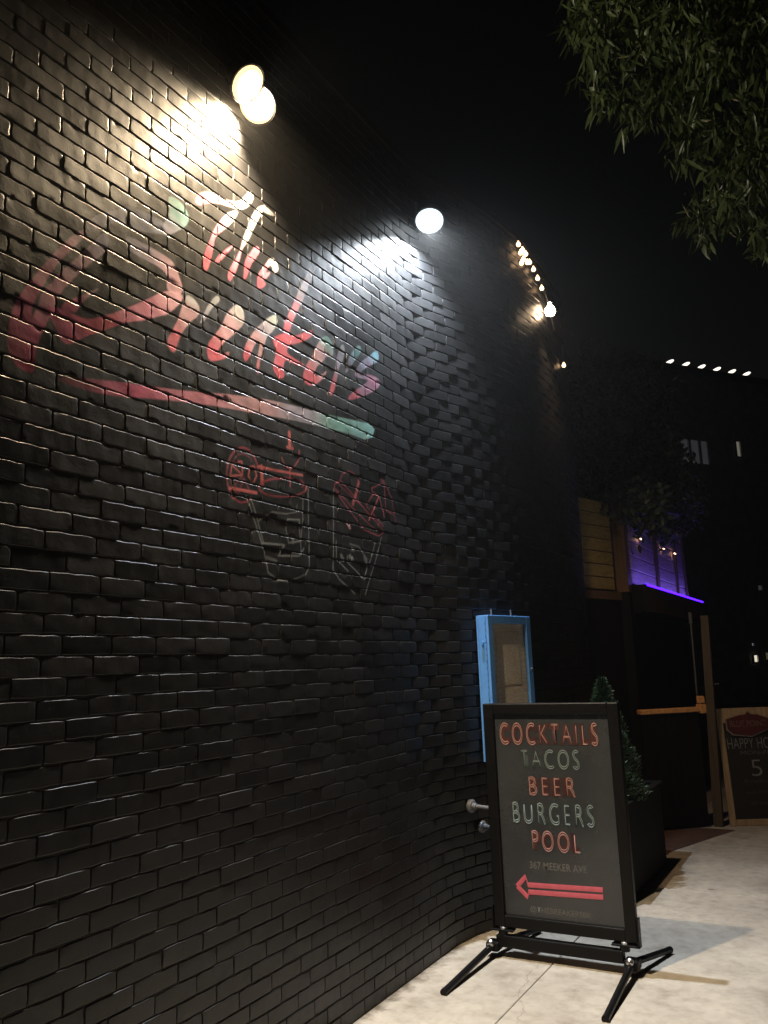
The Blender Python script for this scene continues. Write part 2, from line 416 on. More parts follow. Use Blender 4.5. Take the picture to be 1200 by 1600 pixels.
# large first letter
L = 'word'
fill(L, *C2, [(440,385),(492,398),(420,470),(330,555),(270,640),(215,735),(180,800),(170,870),(200,1000),(195,1090),(190,1178),(140,1165),(90,1140),(45,1060),(42,960),(60,850),(100,750),(190,640),(300,510),(370,440)], [(470,390,ROSE),(330,520,PINK),(150,800,CRIM),(110,1100,(0.30,0.035,0.08))], 1.2)
fill(L, *C2, [(590,390),(600,430),(590,505),(500,570),(420,640),(370,690),(330,740),(300,800),(260,900),(215,990),(200,1060),(165,980),(168,880),(215,800),(225,735),(280,680),(330,620),(400,560),(480,490),(540,425)], [(590,420,LAV),(430,600,ROSE),(290,720,PINK),(190,980,CRIM)], 1.2)
fill(L, *C2, [(560,700),(480,760),(440,800),(420,845),(330,830),(350,785),(430,755),(480,735)], [(540,710,ROSE),(380,810,CRIM)], 1.0)
fill(L, *C2, [(470,345),(590,275),(640,280),(700,250),(800,285),(920,345),(920,415),(870,405),(800,400),(720,370),(640,340),(560,372),(500,400)], [(490,360,LAV),(900,390,(0.20,0.22,0.30))], .95)
fill(L, *C2, [(920,190),(985,220),(1040,290),(1042,355),(960,405),(905,422),(895,355),(940,300)], [(980,230,TEAL),(920,400,LAV)], 1.0)
fill(L, *C2, [(690,405),(800,465),(900,520),(960,565),(988,640),(1008,700),(1003,745),(940,735),(915,700),(930,640),(880,590),(790,545),(700,495)], [(710,440,LAV),(1000,720,ROSE)], 1.1)
fill(L, *C2, [(1005,735),(1010,775),(930,850),(870,862),(800,885),(700,892),(570,942),(470,972),(385,1022),(335,995),(318,940),(240,800),(330,815),(480,885),(560,862),(640,842),(700,815),(800,775),(915,715)], [(980,750,ROSE),(780,830,PINK),(560,900,RED),(300,860,CRIM)], 1.2)
# the rest of the word
fill(L, *C3, [(95,595),(130,620),(158,660),(152,700),(115,725),(75,775),(52,830),(40,875),(18,862),(0,822),(28,770),(58,710),(75,650)], [(120,610,GREY),(110,700,ROSE),(30,830,RED)])
fill(L, *C3, [(152,742),(175,690),(200,640),(240,598),(255,630),(212,662),(182,722)], [(240,610,GREY),(160,740,LAV)], .7)
fill(L, *C3, [(280,690),(330,640),(362,668),(368,730),(340,765),(310,792),(262,832),(237,870),(260,887),(298,862),(290,897),(232,912),(200,912),(188,870),(200,820),(235,780),(265,735)], [(340,655,GREY),(300,770,ROSE),(220,880,RED)])
fill(L, *C3, [(420,760),(480,705),(518,692),(522,740),(492,782),(470,795),(455,855),(440,905),(430,990),(420,942),(432,870),(440,812),(415,832),(395,882),(372,922),(357,890),(372,830),(398,790)], [(510,705,(0.36,0.44,0.43)),(460,760,LAV),(425,820,ROSE),(380,900,RED)])
fill(L, *C3, [(700,430),(724,424),(692,500),(662,570),(632,650),(602,702),(582,760),(570,792),(548,780),(553,730),(588,660),(618,590),(653,510)], [(712,430,GREY),(640,580,LAV),(600,690,PINK),(560,770,RED)])
fill(L, *C3, [(500,800),(560,778),(600,800),(680,762),(692,790),(642,822),(572,840),(560,872),(602,902),(652,932),(640,942),(590,922),(555,902),(546,950),(557,982),(532,1002),(503,960),(498,930),(518,870),(497,820)], [(680,770,RED),(520,980,RED)])
fill(L, *C3, [(695,860),(720,810),(752,788),(780,830),(787,890),(748,890),(738,910),(702,940),(692,982),(720,982),(758,952),(732,1002),(680,1032),(645,1012),(638,970),(662,920),(688,885)], [(755,800,TEAL),(720,890,ROSE),(670,1000,RED)])
fill(L, *C3, [(808,860),(825,828),(837,850),(832,902),(810,942),(800,1000),(780,1072),(762,1077),(770,1030),(788,970),(798,900)], [(825,835,GREY),(815,910,LAV),(780,1050,RED)])
fill(L, *C3, [(850,900),(878,860),(907,832),(915,870),(880,912),(850,962),(838,972),(846,930)], [(905,840,TEAL),(845,960,LAV)], .8)
fill(L, *C3, [(948,890),(990,856),(1000,910),(960,932),(920,952),(910,972),(962,976),(1002,1000),(1002,1030),(960,1062),(900,1087),(850,1097),(860,1070),(900,1040),(950,1005),(930,997),(885,987),(883,960),(908,918)], [(980,870,CYAN),(920,940,LAV),(960,1000,PINK),(870,1085,RED)])
U = 'stripe'
fill(U, 0, 0, 1, [(78,588),(150,592),(230,603),(300,612),(370,617),(440,628),(500,645),(545,655),(587,664),(580,690),(540,676),(500,666),(440,653),(370,640),(300,629),(230,622),(170,618),(120,606)],
     [(90,595,(0.16,0.02,0.03)),(200,610,CRIM),(300,620,PINK),(400,633,ROSE),(470,650,LAV),(530,668,TEAL),(580,676,(0.26,0.50,0.48))], .85)
LINES = []
def line(part, pts, w, col, a=0.9):
    LINES.append((part, wp(pts, 320, 650, 3.53), w, np.array(col), a))
G1, G2 = 'glass_a', 'glass_b'
GR, RD, R2 = (0.155, 0.17, 0.18), (0.19, 0.040, 0.055), (0.33, 0.085, 0.09)
def arcpts(cx, cy, rx, ry, a0, a1, n=18):
    return [(cx+rx*math.cos(rad(a0+(a1-a0)*i/n)), cy+ry*math.sin(rad(a0+(a1-a0)*i/n))) for i in range(n+1)]
line(G1, arcpts(208, 325, 88, 152, 60, 350), .009, RD)
line(G1, arcpts(208, 325, 66, 118, 90, 320), .006, RD, .6)
line(G1, [(208,325),(150,270),(140,330),(208,325),(205,250),(165,255)], .008, R2)
line(G1, [(240,330),(250,280),(275,275),(287,330),(268,372),(240,330)], .008, R2)
line(G1, [(208,330),(165,380),(190,420),(215,340),(250,420)], .007, RD, .7)
line(G1, [(135,398),(200,408),(285,424)], .014, R2)
line(G1, [(298,278),(390,300),(540,326)], .012, R2)
line(G1, [(315,280),(318,375)], .022, R2, .8)
line(G1, arcpts(430, 395, 132, 50, 0, 360, 26), .008, RD, .85)
line(G1, arcpts(430, 375, 118, 36, 150, 390, 20), .006, RD, .7)
line(G1, [(466,92),(468,160)], .022, R2)
line(G1, [(455,172),(482,178)], .016, R2)
line(G1, [(520,190),(520,240),(490,285),(468,292),(440,268),(425,230)], .008, RD)
line(G1, [(470,292),(470,390)], .008, R2, .8)
line(G1, [(228,440),(280,590),(330,750),(350,862)], .007, GR)
line(G1, [(252,450),(290,570),(322,690)], .006, GR, .8)
line(G1, [(570,400),(573,600),(577,835),(558,872)], .007, GR)
line(G1, [(541,440),(541,560),(530,700),(532,765)], .006, GR, .8)
line(G1, [(350,862),(400,905),(470,912),(558,872)], .007, GR, .7)
line(G1, [(300,575),(370,530),(450,540),(505,530),(510,490)], .006, GR, .7)
line(G1, [(455,570),(520,572),(527,690),(462,700),(448,620),(455,570)], .007, GR)
line(G1, [(320,700),(440,712),(408,770),(520,772),(548,730)], .008, GR)
line(G1, [(345,780),(395,800)], .016, GR, .7)
line(G1, [(486,668),(486,695)], .02, GR, .5)
line(G2, [(710,400),(710,640),(708,850),(740,900),(830,980)], .007, GR)
line(G2, [(725,690),(726,790),(790,855)], .007, GR)
line(G2, [(975,670),(935,820),(900,930),(885,985)], .006, GR)
line(G2, [(942,690),(915,790),(882,880)], .006, GR)
line(G2, [(715,372),(752,360),(790,402),(880,510),(960,600),(987,640),(960,662),(880,628),(790,510),(713,400),(715,372)], .008, RD)
line(G2, [(722,402),(810,500),(900,590),(950,632)], .007, RD, .8)
line(G2, [(740,380),(850,480),(880,505)], .006, RD, .7)
line(G2, [(850,362),(835,430),(818,485)], .022, R2, .75)
line(G2, [(920,420),(962,442),(985,530),(990,560)], .008, R2)
line(G2, [(960,445),(930,520),(905,575)], .010, R2)
line(G2, [(890,490),(930,430),(920,400),(975,372)], .008, RD)
line(G2, [(895,500),(945,560),(985,610)], .008, RD)
line(G2, [(745,352),(760,318),(795,303),(830,322),(850,360)], .007, RD, .8)
line(G2, [(975,345),(990,380),(1000,520),(1040,545)], .009, RD)
line(G2, [(985,350),(1030,450),(1056,608)], .007, RD, .9)
line(G2, [(800,705),(850,720),(893,790),(890,860)], .006, GR, .8)
line(G2, [(785,770),(785,805),(835,855),(880,905),(890,860)], .007, GR)
line(G2, [(752,770),(762,790)], .022, GR); line(G2, [(800,775),(812,790)], .026, GR)
line(G2, [(785,590),(800,615)], .02, ROSE, .6); line(G2, [(812,730),(820,742)], .016, GR, .6)
line(G2, [(880,780),(892,830)], .02, GR, .4)

def grad_col(P, stops):
    """colour at points P from stops by inverse distance along the stroke"""
    D = np.stack([np.hypot(P[:, 0]-s[0][0], P[:, 1]-s[0][1]) for s in stops], 1)+1e-3
    w = 1.0/D**2.2; w /= w.sum(1, keepdims=True)
    return w@np.stack([s[1] for s in stops])
def poly_sd(P, Q):
    """signed distance of points P to polygon Q (inside positive)"""
    d = np.full(len(P), 1e9); ins = np.zeros(len(P), bool)
    for a, b in zip(Q, np.roll(Q, -1, 0)):
        e = b-a; w = P-a; t = np.clip((w@e)/(e@e+1e-12), 0, 1)
        q = w-t[:, None]*e; d = np.minimum(d, (q*q).sum(1))
        c = ((a[1] <= P[:, 1]) != (b[1] <= P[:, 1]))
        if abs(b[1]-a[1]) > 1e-9:
            ins ^= c & (P[:, 0] < (b[0]-a[0])*(P[:, 1]-a[1])/(b[1]-a[1])+a[0])
    d = np.sqrt(d); return np.where(ins, d, -d)
def line_d(P, Q):
    d = np.full(len(P), 1e9)
    for a, b in zip(Q[:-1], Q[1:]):
        e = b-a; w = P-a; t = np.clip((w@e)/(e@e+1e-12), 0, 1); q = w-t[:, None]*e
        d = np.minimum(d, (q*q).sum(1))
    return np.sqrt(d)
BASEC = np.array([0.0095, 0.0096, 0.0103])
def paint(P):
    """paint colour, cover and part index of wall points (y, z)"""
    col = np.tile(BASEC, (len(P), 1)); cov = np.zeros(len(P)); part = np.full(len(P), -1)
    names = ['the', 'word', 'stripe', 'glass_a', 'glass_b']
    wear = 0.86+0.14*np.sin(P[:, 0]*37+3*np.sin(P[:, 1]*23))*np.sin(P[:, 1]*41+2*np.sin(P[:, 0]*19))
    for pn, Q, g, a in FILLS:
        lo, hi = Q.min(0)-0.02, Q.max(0)+0.02
        k = np.where(((P >= lo) & (P <= hi)).all(1))[0]
        if not len(k): continue
        c = np.clip(0.5+poly_sd(P[k], Q)/0.006, 0, 1)*a*wear[k]
        gc = grad_col(P[k], g); col[k] = col[k]*(1-c[:, None])+gc*c[:, None]
        up = c > 0.01; cov[k] = np.maximum(cov[k], c); part[k[up]] = names.index(pn)
    for pn, Q, w, lc, a in LINES:
        lo, hi = Q.min(0)-0.03, Q.max(0)+0.03
        k = np.where(((P >= lo) & (P <= hi)).all(1))[0]
        if not len(k): continue
        c = np.clip(0.5+(w/2-line_d(P[k], Q))/0.005, 0, 1)*a*wear[k]
        col[k] = col[k]*(1-c[:, None])+lc*c[:, None]
        up = c > 0.01; cov[k] = np.maximum(cov[k], c); part[k[up]] = names.index(pn)
    return col, cov, part
allp = np.concatenate([q[1] for q in FILLS]+[q[1] for q in LINES])
MLO, MHI = allp.min(0)-0.03, allp.max(0)+0.03

EDGE = np.array([0.0, 0.0006, 0.0015, 0.0031, 0.0046])
def axis_grid(Ln, step):
    inner = Ln-2*EDGE[-1]; k = max(1, int(round(inner/step)))
    mid = EDGE[-1]+inner*np.arange(1, k)/k
    return np.concatenate([EDGE, mid, Ln-EDGE[::-1]])-Ln/2
def build_wall(parent):
    acc = {'wall': [[], [], 0], 'the': [[], [], 0, []], 'word': [[], [], 0, []], 'stripe': [[], [], 0, []], 'glass_a': [[], [], 0, []], 'glass_b': [[], [], 0, []]}
    names = ['the', 'word', 'stripe', 'glass_a', 'glass_b']
    s_end = S_B+R_ARC*rad(60)
    REL = 0.0042
    ncourse = int(WALL_TOP/CH)
    for c in range(ncourse):
        s = -3.0-(BL/2 if c % 2 else 0)+nr.uniform(-.012, .012); z = (c+0.5)*CH
        while s < s_end:
            bl = BL+nr.normal(0, .0022)
            s0 = s+bl/2; s += bl
            bow = s0 > Y_A-0.05
            px_, py_, th = path_z(s0, z)
            zc_ = z+.0010*math.sin(s0*1.7+c*.23)+.0005*math.sin(s0*4.1+c*.9)
            Lb, Hb = bl-JT*nr.uniform(.40, 1.0), CH-JT*nr.uniform(.75, 1.15)
            dep = nr.normal(0, .0007); rot = nr.normal(0, .003); tilt = nr.normal(0, .007); dz = nr.normal(0, .0009); roll = nr.normal(0, .0035)
            rel = REL
            if bow:      # whole straight bricks laid to a bow: their far ends stand proud
                sb_ = s0-late(z); t = min(1.0, max(0.0, (sb_-Y_A+0.05)/0.45))
                rel = REL+.0050*t; fs = max(0.0, 1-abs(sb_-(Y_A+S_B)/2)/.32)
                rot = t*abs(nr.normal(.038, .012)); dep = nr.normal(0, .0008+.0004*t); dep += .0035*fs; Lb *= 1-.035*t
            mural = (not bow) and MLO[0]-.12 < s0 < MHI[0]+.12 and MLO[1]-.04 < z < MHI[1]+.04
            if s0 < 0.3: u, v = axis_grid(Lb, .2), axis_grid(Hb, .06)
            elif mural: u, v = axis_grid(Lb, .0048), axis_grid(Hb, .0048)
            else: u, v = axis_grid(Lb, .032), axis_grid(Hb, .017)
            uu, vv = np.meshgrid(u, v, indexing='ij')
            du, dv = Lb/2-np.abs(uu), Hb/2-np.abs(vv)
            r = 0.0031*nr.uniform(.75, 1.0)
            f = np.sqrt(np.clip(1-(1-np.minimum(du/r, 1))**2, 0, 1))*np.sqrt(np.clip(1-(1-np.minimum(dv/r, 1))**2, 0, 1))
            corner = np.clip(1-np.hypot(du, dv)/.012, 0, 1)
            ph = nr.uniform(0, 6.28, 6)
            wob = .00022*np.sin(uu*45+ph[0]+vv*30)+.00012*np.sin(vv*90+ph[1])+.0001*np.sin(uu*110+ph[2])
            d = -rel*(1-f)+wob*f-.0018*corner
            u2 = uu+.0010*np.sin(vv*150+ph[3]); v2 = vv+.0011*np.sin(uu*70+ph[4])*(1-du/(Lb/2)*.5)
            if nr.uniform() < .35:                    # a chipped or blobbed arris
                cu, cv = nr.uniform(-.5, .5)*Lb, nr.choice([-.5, .5])*Hb
                d = d-nr.uniform(.001, .0035)*np.exp(-((uu-cu)/nr.uniform(.008, .03))**2-((vv-cv)/nr.uniform(.006, .014))**2)
            v2 = v2+.0006*np.sin(uu*nr.uniform(60, 140)+ph[5])*np.sign(vv)*(dv < .006)
            v2 = v2+roll*uu
            d = d+dep-rot*(-u2)+tilt*v2
            tx, ty = math.sin(th), math.cos(th); nx_, ny_ = math.cos(th), -math.sin(th)
            X = px_+tx*u2+nx_*d; Y = py_+ty*u2+ny_*d; Z = zc_+dz+v2
            V = np.stack([X, Y, Z], -1).reshape(-1, 3)
            nu, nv = len(u), len(v)
            idx = np.arange(nu*nv).reshape(nu, nv)
            F = np.stack([idx[:-1, :-1], idx[1:, :-1], idx[1:, 1:], idx[:-1, 1:]], -1).reshape(-1, 4)
            if mural:
                col, cov, part = paint(V[:, 1:])
                fc = cov[F].max(1) > 0.01
                if fc.any():
                    pf = np.max(part[F], 1)
                    for i, nme in enumerate(names):
                        k = fc & (pf == i)
                        if not k.any(): continue
                        Fk = F[k]; us, inv = np.unique(Fk, return_inverse=True)
                        A = acc[nme]; A[0].append(V[us]); A[1].append(inv.reshape(-1, 4)+A[2]); A[2] += len(us); A[3].append(col[us])
                    F = F[~fc]
                    if not len(F): continue
                    us, inv = np.unique(F, return_inverse=True); V = V[us]; F = inv.reshape(-1, 4)
            A = acc['wall']; A[0].append(V); A[1].append(F+A[2]); A[2] += len(V)
    # mortar face and the mass of the wall behind the bricks
    A = acc['wall']
    ss = np.concatenate([[-3.1], np.arange(0, Y_A, 1.0), Y_A+np.arange(0, (s_end-Y_A)+.1, .09)])
    zs = np.array([-.02, .10, .25, .40, .55, .70, .85, 1.0, 1.15, 3.0, WALL_TOP]); G = []
    for zz in zs:
        row = []
        for s_ in ss:
            x, y, th = path_z(s_, zz); q = s_-late(zz)
            nx_, ny_ = math.cos(th), -math.sin(th)
            tm = min(1.0, max(0.0, (q-Y_A+.05)/.45)); rc = REL*.86+.0046*tm+.003*max(0.0, 1-abs(q-(Y_A+S_B)/2)/.3)+(.003*tm if zz < 1.15 else 0)
            row.append((x-nx_*rc, y-ny_*rc, zz))
        G.append(row)
    n = len(ss); P = [(x, y) for x, y, z in G[-1]]
    Vm = np.array(G).reshape(-1, 3)
    Fm = np.array([(j*n+i, j*n+i+1, (j+1)*n+i+1, (j+1)*n+i) for j in range(len(zs)-1) for i in range(n-1)])
    A[0].append(Vm); A[1].append(Fm+A[2]); A[2] += len(Vm)
    nb = sum(len(f) for f in A[1][:-1]); nm = len(Fm)
    me = mesh_np('wall', np.concatenate(A[0]), np.concatenate(A[1]), mi=np.r_[np.zeros(nb), np.ones(nm)])
    link('wall', me, [M['brick'], M['mortar']], parent, smooth=True)
    lab = {'the': 'small upper word in white and red brush script', 'word': 'large main word in brush script fading from teal to crimson', 'stripe': 'underline stroke fading from red to teal',
           'glass_a': 'outlined cocktail glass with a round fruit slice and cherry', 'glass_b': 'outlined tumbler with a tilted fruit garnish and straw'}
    nm_ = {'the': 'painted_lettering', 'word': 'painted_lettering', 'stripe': 'painted_stripe', 'glass_a': 'painted_glass', 'glass_b': 'painted_glass'}
    for nme in names:
        A = acc[nme]
        me = mesh_np(nm_[nme], np.concatenate(A[0]), np.concatenate(A[1]), attr=np.concatenate(A[3]))
        o = link(nm_[nme], me, M['mural'], parent, smooth=True); o['label'] = lab[nme]
    # coping
    cp = MB()
    for a, b_ in zip(ss[:-1], ss[1:]):
        x0, y0, t0 = path(a); x1, y1, t1 = path(b_)
        q = []
        for (x, y, t) in ((x0, y0, t0), (x1, y1, t1)):
            nx_, ny_ = math.cos(t), -math.sin(t)
            q.append(((x+nx_*.006, y+ny_*.006), (x-nx_*.3, y-ny_*.3)))
        vs = [(q[0][0]), (q[1][0]), (q[1][1]), (q[0][1])]
        t = bmesh.new(); lo = [t.verts.new((x, y, WALL_TOP+.002)) for x, y in vs]; hi = [t.verts.new((x, y, WALL_TOP+.055)) for x, y in vs]
        t.faces.new(lo[::-1]); t.faces.new(hi)
        for i in range(4): t.faces.new((lo[i], lo[(i+1) % 4], hi[(i+1) % 4], hi[i]))
        cp.add(t)
    bmesh.ops.remove_doubles(cp.bm, verts=cp.bm.verts, dist=1e-4)
    cp.build('coping', M['coping'], parent)
    # the building's body behind its street face
    bd = MB(); out = [(x-.17, y) for x, y in P]+[(-7.0, P[-1][1]), (-7.0, -3.1)]
    bd.prism([(x, y) for x, y in out], (0, 0, WALL_TOP-.35), (1, 0, 0), (0, 1, 0), WALL_TOP-.37)
    bd.build('building_body', M['mortar'], parent)
bld = empty('brick_building', (0, 3, 0), 'black painted brick building with a brush-script mural and a bowed corner', 'building')
build_wall(bld)

# ------------------------------------------------------------------ lamps
def spot(name, loc, direction, power, col, half, blend, radius, parent):
    d = bpy.data.lights.new(name, 'SPOT'); d.energy = power; d.color = col
    d.spot_size = 2*half; d.spot_blend = blend; d.shadow_soft_size = radius
    o = bpy.data.objects.new(name, d); COL.objects.link(o)
    o.rotation_euler = Vector(direction).to_track_quat('-Z', 'Y').to_euler()
    o.parent = parent; o.location = Vector(loc)-parent.location
    return o
def flood_head(parent, piv, aim, r, lens_mat, body_mat):
    """bell shaped head whose glass faces aim"""
    aim = Vector(aim).normalized(); piv = Vector(piv)
    prof = [(0, -.015), (r*.45, -.012), (r*.55, .02), (r*.72, .05), (r, .085), (r*1.04, .10), (r*.95, .10), (r*.9, .088), (0, .07)]
    h = MB().lathe(prof, piv, aim).build('lamp_head', body_mat, parent, True)
    MB().lathe([(r*.95, .096), (r*.93, .104), (r*.74, .112), (r*.70, .108)], piv, aim).build('halo_ring', M['warm_halo'] if lens_mat is M['warm_lens'] else M['cool_halo'], h, True)  # lamp halo put into an emissive ring round the lens
    lens = MB().lathe([(r*.72, .108), (r*.70, .118), (r*.5, .127), (r*.25, .133), (0, .135)], piv, aim).build('lens', lens_mat, h, True)
    return h, piv+aim*.15
WARM, COOL = (1.0, 0.77, 0.49), (0.84, 0.92, 1.0)
fl = empty('flood_light', (0.0, 2.70, 4.30), 'twin-headed warm flood light above the lettering on the black brick wall', 'flood light')
MB().box((.014, 2.70, 4.32), (.028, .13, .13), bev=.008).build('base_plate', M['fixture'], fl)
for k, (yy, aim) in enumerate(((2.81, (.12, -.62, -.74)), (2.60, (.60, .12, -.70)))):
    piv = (.072, yy, 4.27)
    MB().tube([(.02, 2.70+(yy-2.70)*.25, 4.32), (.07, 2.70+(yy-2.70)*.6, 4.33), (.072, yy, 4.30), piv], .012).build('arm', M['fixture'], fl, True)
    h, tip = flood_head(fl, piv, aim, .088, M['warm_lens'], M['fixture'])
    if k == 0: spot('flood_lamp_light', tip, (-.30, -.54, -.74), P_WARM_WALL, WARM, rad(52), .75, .03, fl)
    else: spot('flood_lamp_light', tip, (-.02, .2, -.97), P_WARM_STREET, WARM, rad(45), 1.0, .035, fl); spot('tree_fill_light', tip, (.8, .6, .12), P_TREE_FILL, (1, .88, .70), rad(76), .6, .04, fl)  # the second spot is added fill for the tree crown
wl = empty('wall_lamp', (0.03, 4.55, 4.55), 'round cool white wall lamp over the corner where the brick wall bends', 'wall lamp')
MB().box((.02, 4.56, 4.56), (.04, .12, .12), bev=.008).build('base_plate', M['fixture'], wl)
MB().tube([(.03, 4.56, 4.57), (.09, 4.55, 4.57), (.11, 4.54, 4.54)], .014).build('arm', M['fixture'], wl, True)
h, tip = flood_head(wl, (.11, 4.54, 4.53), (.18, -.42, -.85), .096, M['white_lens'], M['fixture'])
spot('wall_lamp_light', tip, (.14, -.14, -.98), P_WHITE, COOL, rad(57), 1.0, .03, wl)

# string lights under the coping of the bow
def bulb_mesh(P, r):
    return MB().lathe([(0, -r), (r*.7, -r*.75), (r, -r*.1), (r*.8, r*.6), (r*.35, r*1.1), (r*.3, r*1.6), (0, r*1.6)], P, (0, 0, 1), 12)
sl = empty('string_lights', on_arc(840, 440, .03)[0], 'string of small warm bulbs hung along the top of the bowed wall', 'string lights')
bp = [(810,382),(816.5,390.5),(813.5,395),(821.5,397),(818,405),(815,411),(824,410),(827.5,410),(833.6,421),(840,435),(846.6,450.5)]
for (x, y) in bp:
    bulb_mesh(on_arc(x, y, .035)[0], .018).build('bulb', M['bulb'], sl, True)
wpts = [on_arc(x, y, .035)[0] for x, y in ((806,374),(818,379),(826,392),(834,409),(842,428),(849,450),(855,468),(861,492),(866,516))]
MB().tube(wpts, .007, 6).build('wire', M['coping'], sl, True)
MB().tube([on_arc(x, y, .03)[0] for x, y in ((806,374),(810,379),(815,386),(817,397),(815,408),(822,405),(828,407),(834,417),(840,431),(847,447),(853,464))], .003, 5).build('wire', M['coping'], sl, True)
P, az = on_arc(859.5, 486, .06)
rl = empty('bulkhead_lamp', on_arc(859.5, 486, .0)[0], 'small bright warm lamp at the far end of the bulb string', 'wall lamp')
MB().lathe([(0, 0), (.045, 0), (.045, .02), (.03, .03), (0, .03)], on_arc(859.5, 486, .004)[0], (math.cos(az), -math.sin(az), 0)).build('base_plate', M['fixture'], rl, True)
bulb_mesh(P, .045).build('bulb', M['rim_bulb'], rl, True)
d = bpy.data.lights.new('bulkhead_light', 'SPOT'); d.energy = P_RIM; d.color = (1, .66, .38); d.shadow_soft_size = .03; d.spot_size = rad(96); d.spot_blend = 1.0
o = bpy.data.objects.new('bulkhead_light', d); COL.objects.link(o); o.parent = rl
o.location = Vector(on_arc(859.5, 490, .11)[0])-rl.location; o.rotation_euler = Vector((.35, .32, -.9)).to_track_quat('-Z', 'Y').to_euler()
P2, az2 = on_arc(881, 571, .03)
ub = empty('bare_bulb', P2, 'single tiny warm bulb alone at the wall edge below the bulb string', 'light bulb')
bulb_mesh(P2, .018).build('bulb', M['bulb'], ub, True)
MB().tube([P2+np.array([0, 0, .03]), P2+np.array([0, 0, .16])], .006, 6).build('cord', M['coping'], ub)

# ------------------------------------------------------------------ blue menu case on the bow
TL, azb = on_arc(741, 962); BR_, _ = on_arc(821, 966)
TR = on_arc(812, 966)[0]
v = np.array([TR[0]-TL[0], TR[1]-TL[1], 0]); wcase = np.linalg.norm(v); U_ = v/wcase
N_ = np.array([U_[1], -U_[0], 0.0])
ztop, zbot = 1.895, 1.005; dcase = .085; wcase = .50
O_ = np.array([TL[0], TL[1], 0])+N_*.012
RotC = Matrix(((U_[0], N_[0], 0), (U_[1], N_[1], 0), (0, 0, 1)))
def cpt(a, d_, z): q = O_+U_*a+N_*d_; return (q[0], q[1], z)
hc = ztop-zbot; zc = (ztop+zbot)/2
mc = empty('menu_case', cpt(wcase/2, 0, zbot), 'tall blue glass-fronted menu case fixed to the brick wall behind the sidewalk sign', 'menu case')
cb = MB(); th_ = .012
cb.box(cpt(wcase/2, .006, zc), (wcase, .012, hc), RotC)
for a in (th_/2, wcase-th_/2): cb.box(cpt(a, .012+(dcase-.03)/2, zc), (th_, dcase-.03, hc), RotC, .002, 1)
for z in (zbot+th_/2, ztop-th_/2): cb.box(cpt(wcase/2, .012+(dcase-.03)/2, z), (wcase-2*th_-.002, dcase-.03, th_), RotC)
cb.build('cabinet', M['blue'], mc)
fr = MB(); fw_ = .052
for a in (fw_/2, wcase-fw_/2): fr.box(cpt(a, dcase-.006, zc), (fw_, .020, hc), RotC, .003)
for z in (zbot+fw_/2, ztop-fw_/2): fr.box(cpt(wcase/2, dcase-.006, z), (wcase-2*fw_+.002, .019, fw_), RotC, .003)
fr.build('door_frame', M['blue'], mc)
m_, n_, l_, b_ = nodes('menu_sheets')
f_ = noise(n_, l_, 6, 6, 0.7); st = noise(n_, l_, 9, 3, .5, 'Object', (1, 1, 16))
mxx = n_.new('ShaderNodeMix'); mxx.data_type = 'RGBA'; mxx.blend_type = 'MULTIPLY'; mxx.inputs['Factor'].default_value = .55
l_.new(ramp(n_, l_, f_, [(.3, (.58, .46, .32)), (.5, (.74, .63, .49)), (.72, (.80, .72, .60))]), mxx.inputs['A'])
l_.new(ramp(n_, l_, st, [(.42, (.6, .58, .55)), (.55, (1, 1, 1))]), mxx.inputs['B'])
l_.new(mxx.outputs['Result'], b_.inputs['Base Color']); b_.inputs['Roughness'].default_value = .7
M['menu'] = m_
m2_, n_, l_, b_ = nodes('printed_menu')
q_ = noise(n_, l_, 55, 2, .5, 'Object', (1.6, 1.6, 3.2)); q2 = noise(n_, l_, 4, 4, .6)
mx2 = n_.new('ShaderNodeMix'); mx2.data_type = 'RGBA'; mx2.blend_type = 'MULTIPLY'; mx2.inputs['Factor'].default_value = .6
l_.new(ramp(n_, l_, q2, [(.3, (.66, .56, .43)), (.7, (.84, .76, .65))]), mx2.inputs['A'])
l_.new(ramp(n_, l_, q_, [(.44, (.45, .42, .4)), (.52, (1, 1, 1))]), mx2.inputs['B'])
l_.new(mx2.outputs['Result'], b_.inputs['Base Color']); b_.inputs['Roughness'].default_value = .6
M['sheet'] = m2_
MB().box(cpt(wcase/2, .058, zc), (wcase-2*th_-.004, .008, hc-2*th_-.004), RotC).build('menu_board', M['menu'], mc)
for k, (a, z, w_, h_) in enumerate(((.25, ztop-.27, .27, .33), (.25, ztop-.63, .27, .33))):
    MB().box(cpt(a, .0635, z), (w_, .002, h_), RotC).build('menu_sheet', M['sheet'], mc)
gm, gn, gl, gb = nodes('case_glass')
tr = gn.new('ShaderNodeBsdfTransparent'); ms = gn.new('ShaderNodeMixShader'); fz = gn.new('ShaderNodeFresnel'); fz.inputs[0].default_value = 1.45
gb.inputs['Base Color'].default_value = (.02, .02, .02, 1)
gl.new(maprange(gn, gl, noise(gn, gl, 7, 5, .7), .35, .7, .04, .25), gb.inputs['Roughness'])
fs_ = gn.new('ShaderNodeMath'); fs_.operation = 'MULTIPLY'; fs_.inputs[1].default_value = 0.14; gl.new(fz.outputs[0], fs_.inputs[0]); gl.new(fs_.outputs[0], ms.inputs[0]); gl.new(tr.outputs[0], ms.inputs[1]); gl.new(gb.outputs[0], ms.inputs[2])
gl.new(ms.outputs[0], gn['Material Output'].inputs['Surface'])
MB().box(cpt(wcase/2, dcase-.008, zc), (wcase-2*fw_, .004, hc-2*fw_), RotC).build('glass_pane', gm, mc)
MB().tube([cpt(-.004, .045, ztop-.17), cpt(-.016, .045, ztop-.17)], .011).build('latch_knob', M['blue'], mc, True)
hg = MB()
for i in range(22): hg.tube([cpt(-.002, dcase-.018, zbot+.02+i*.039), cpt(-.002, dcase-.018, zbot+.052+i*.039)], .006, 8)
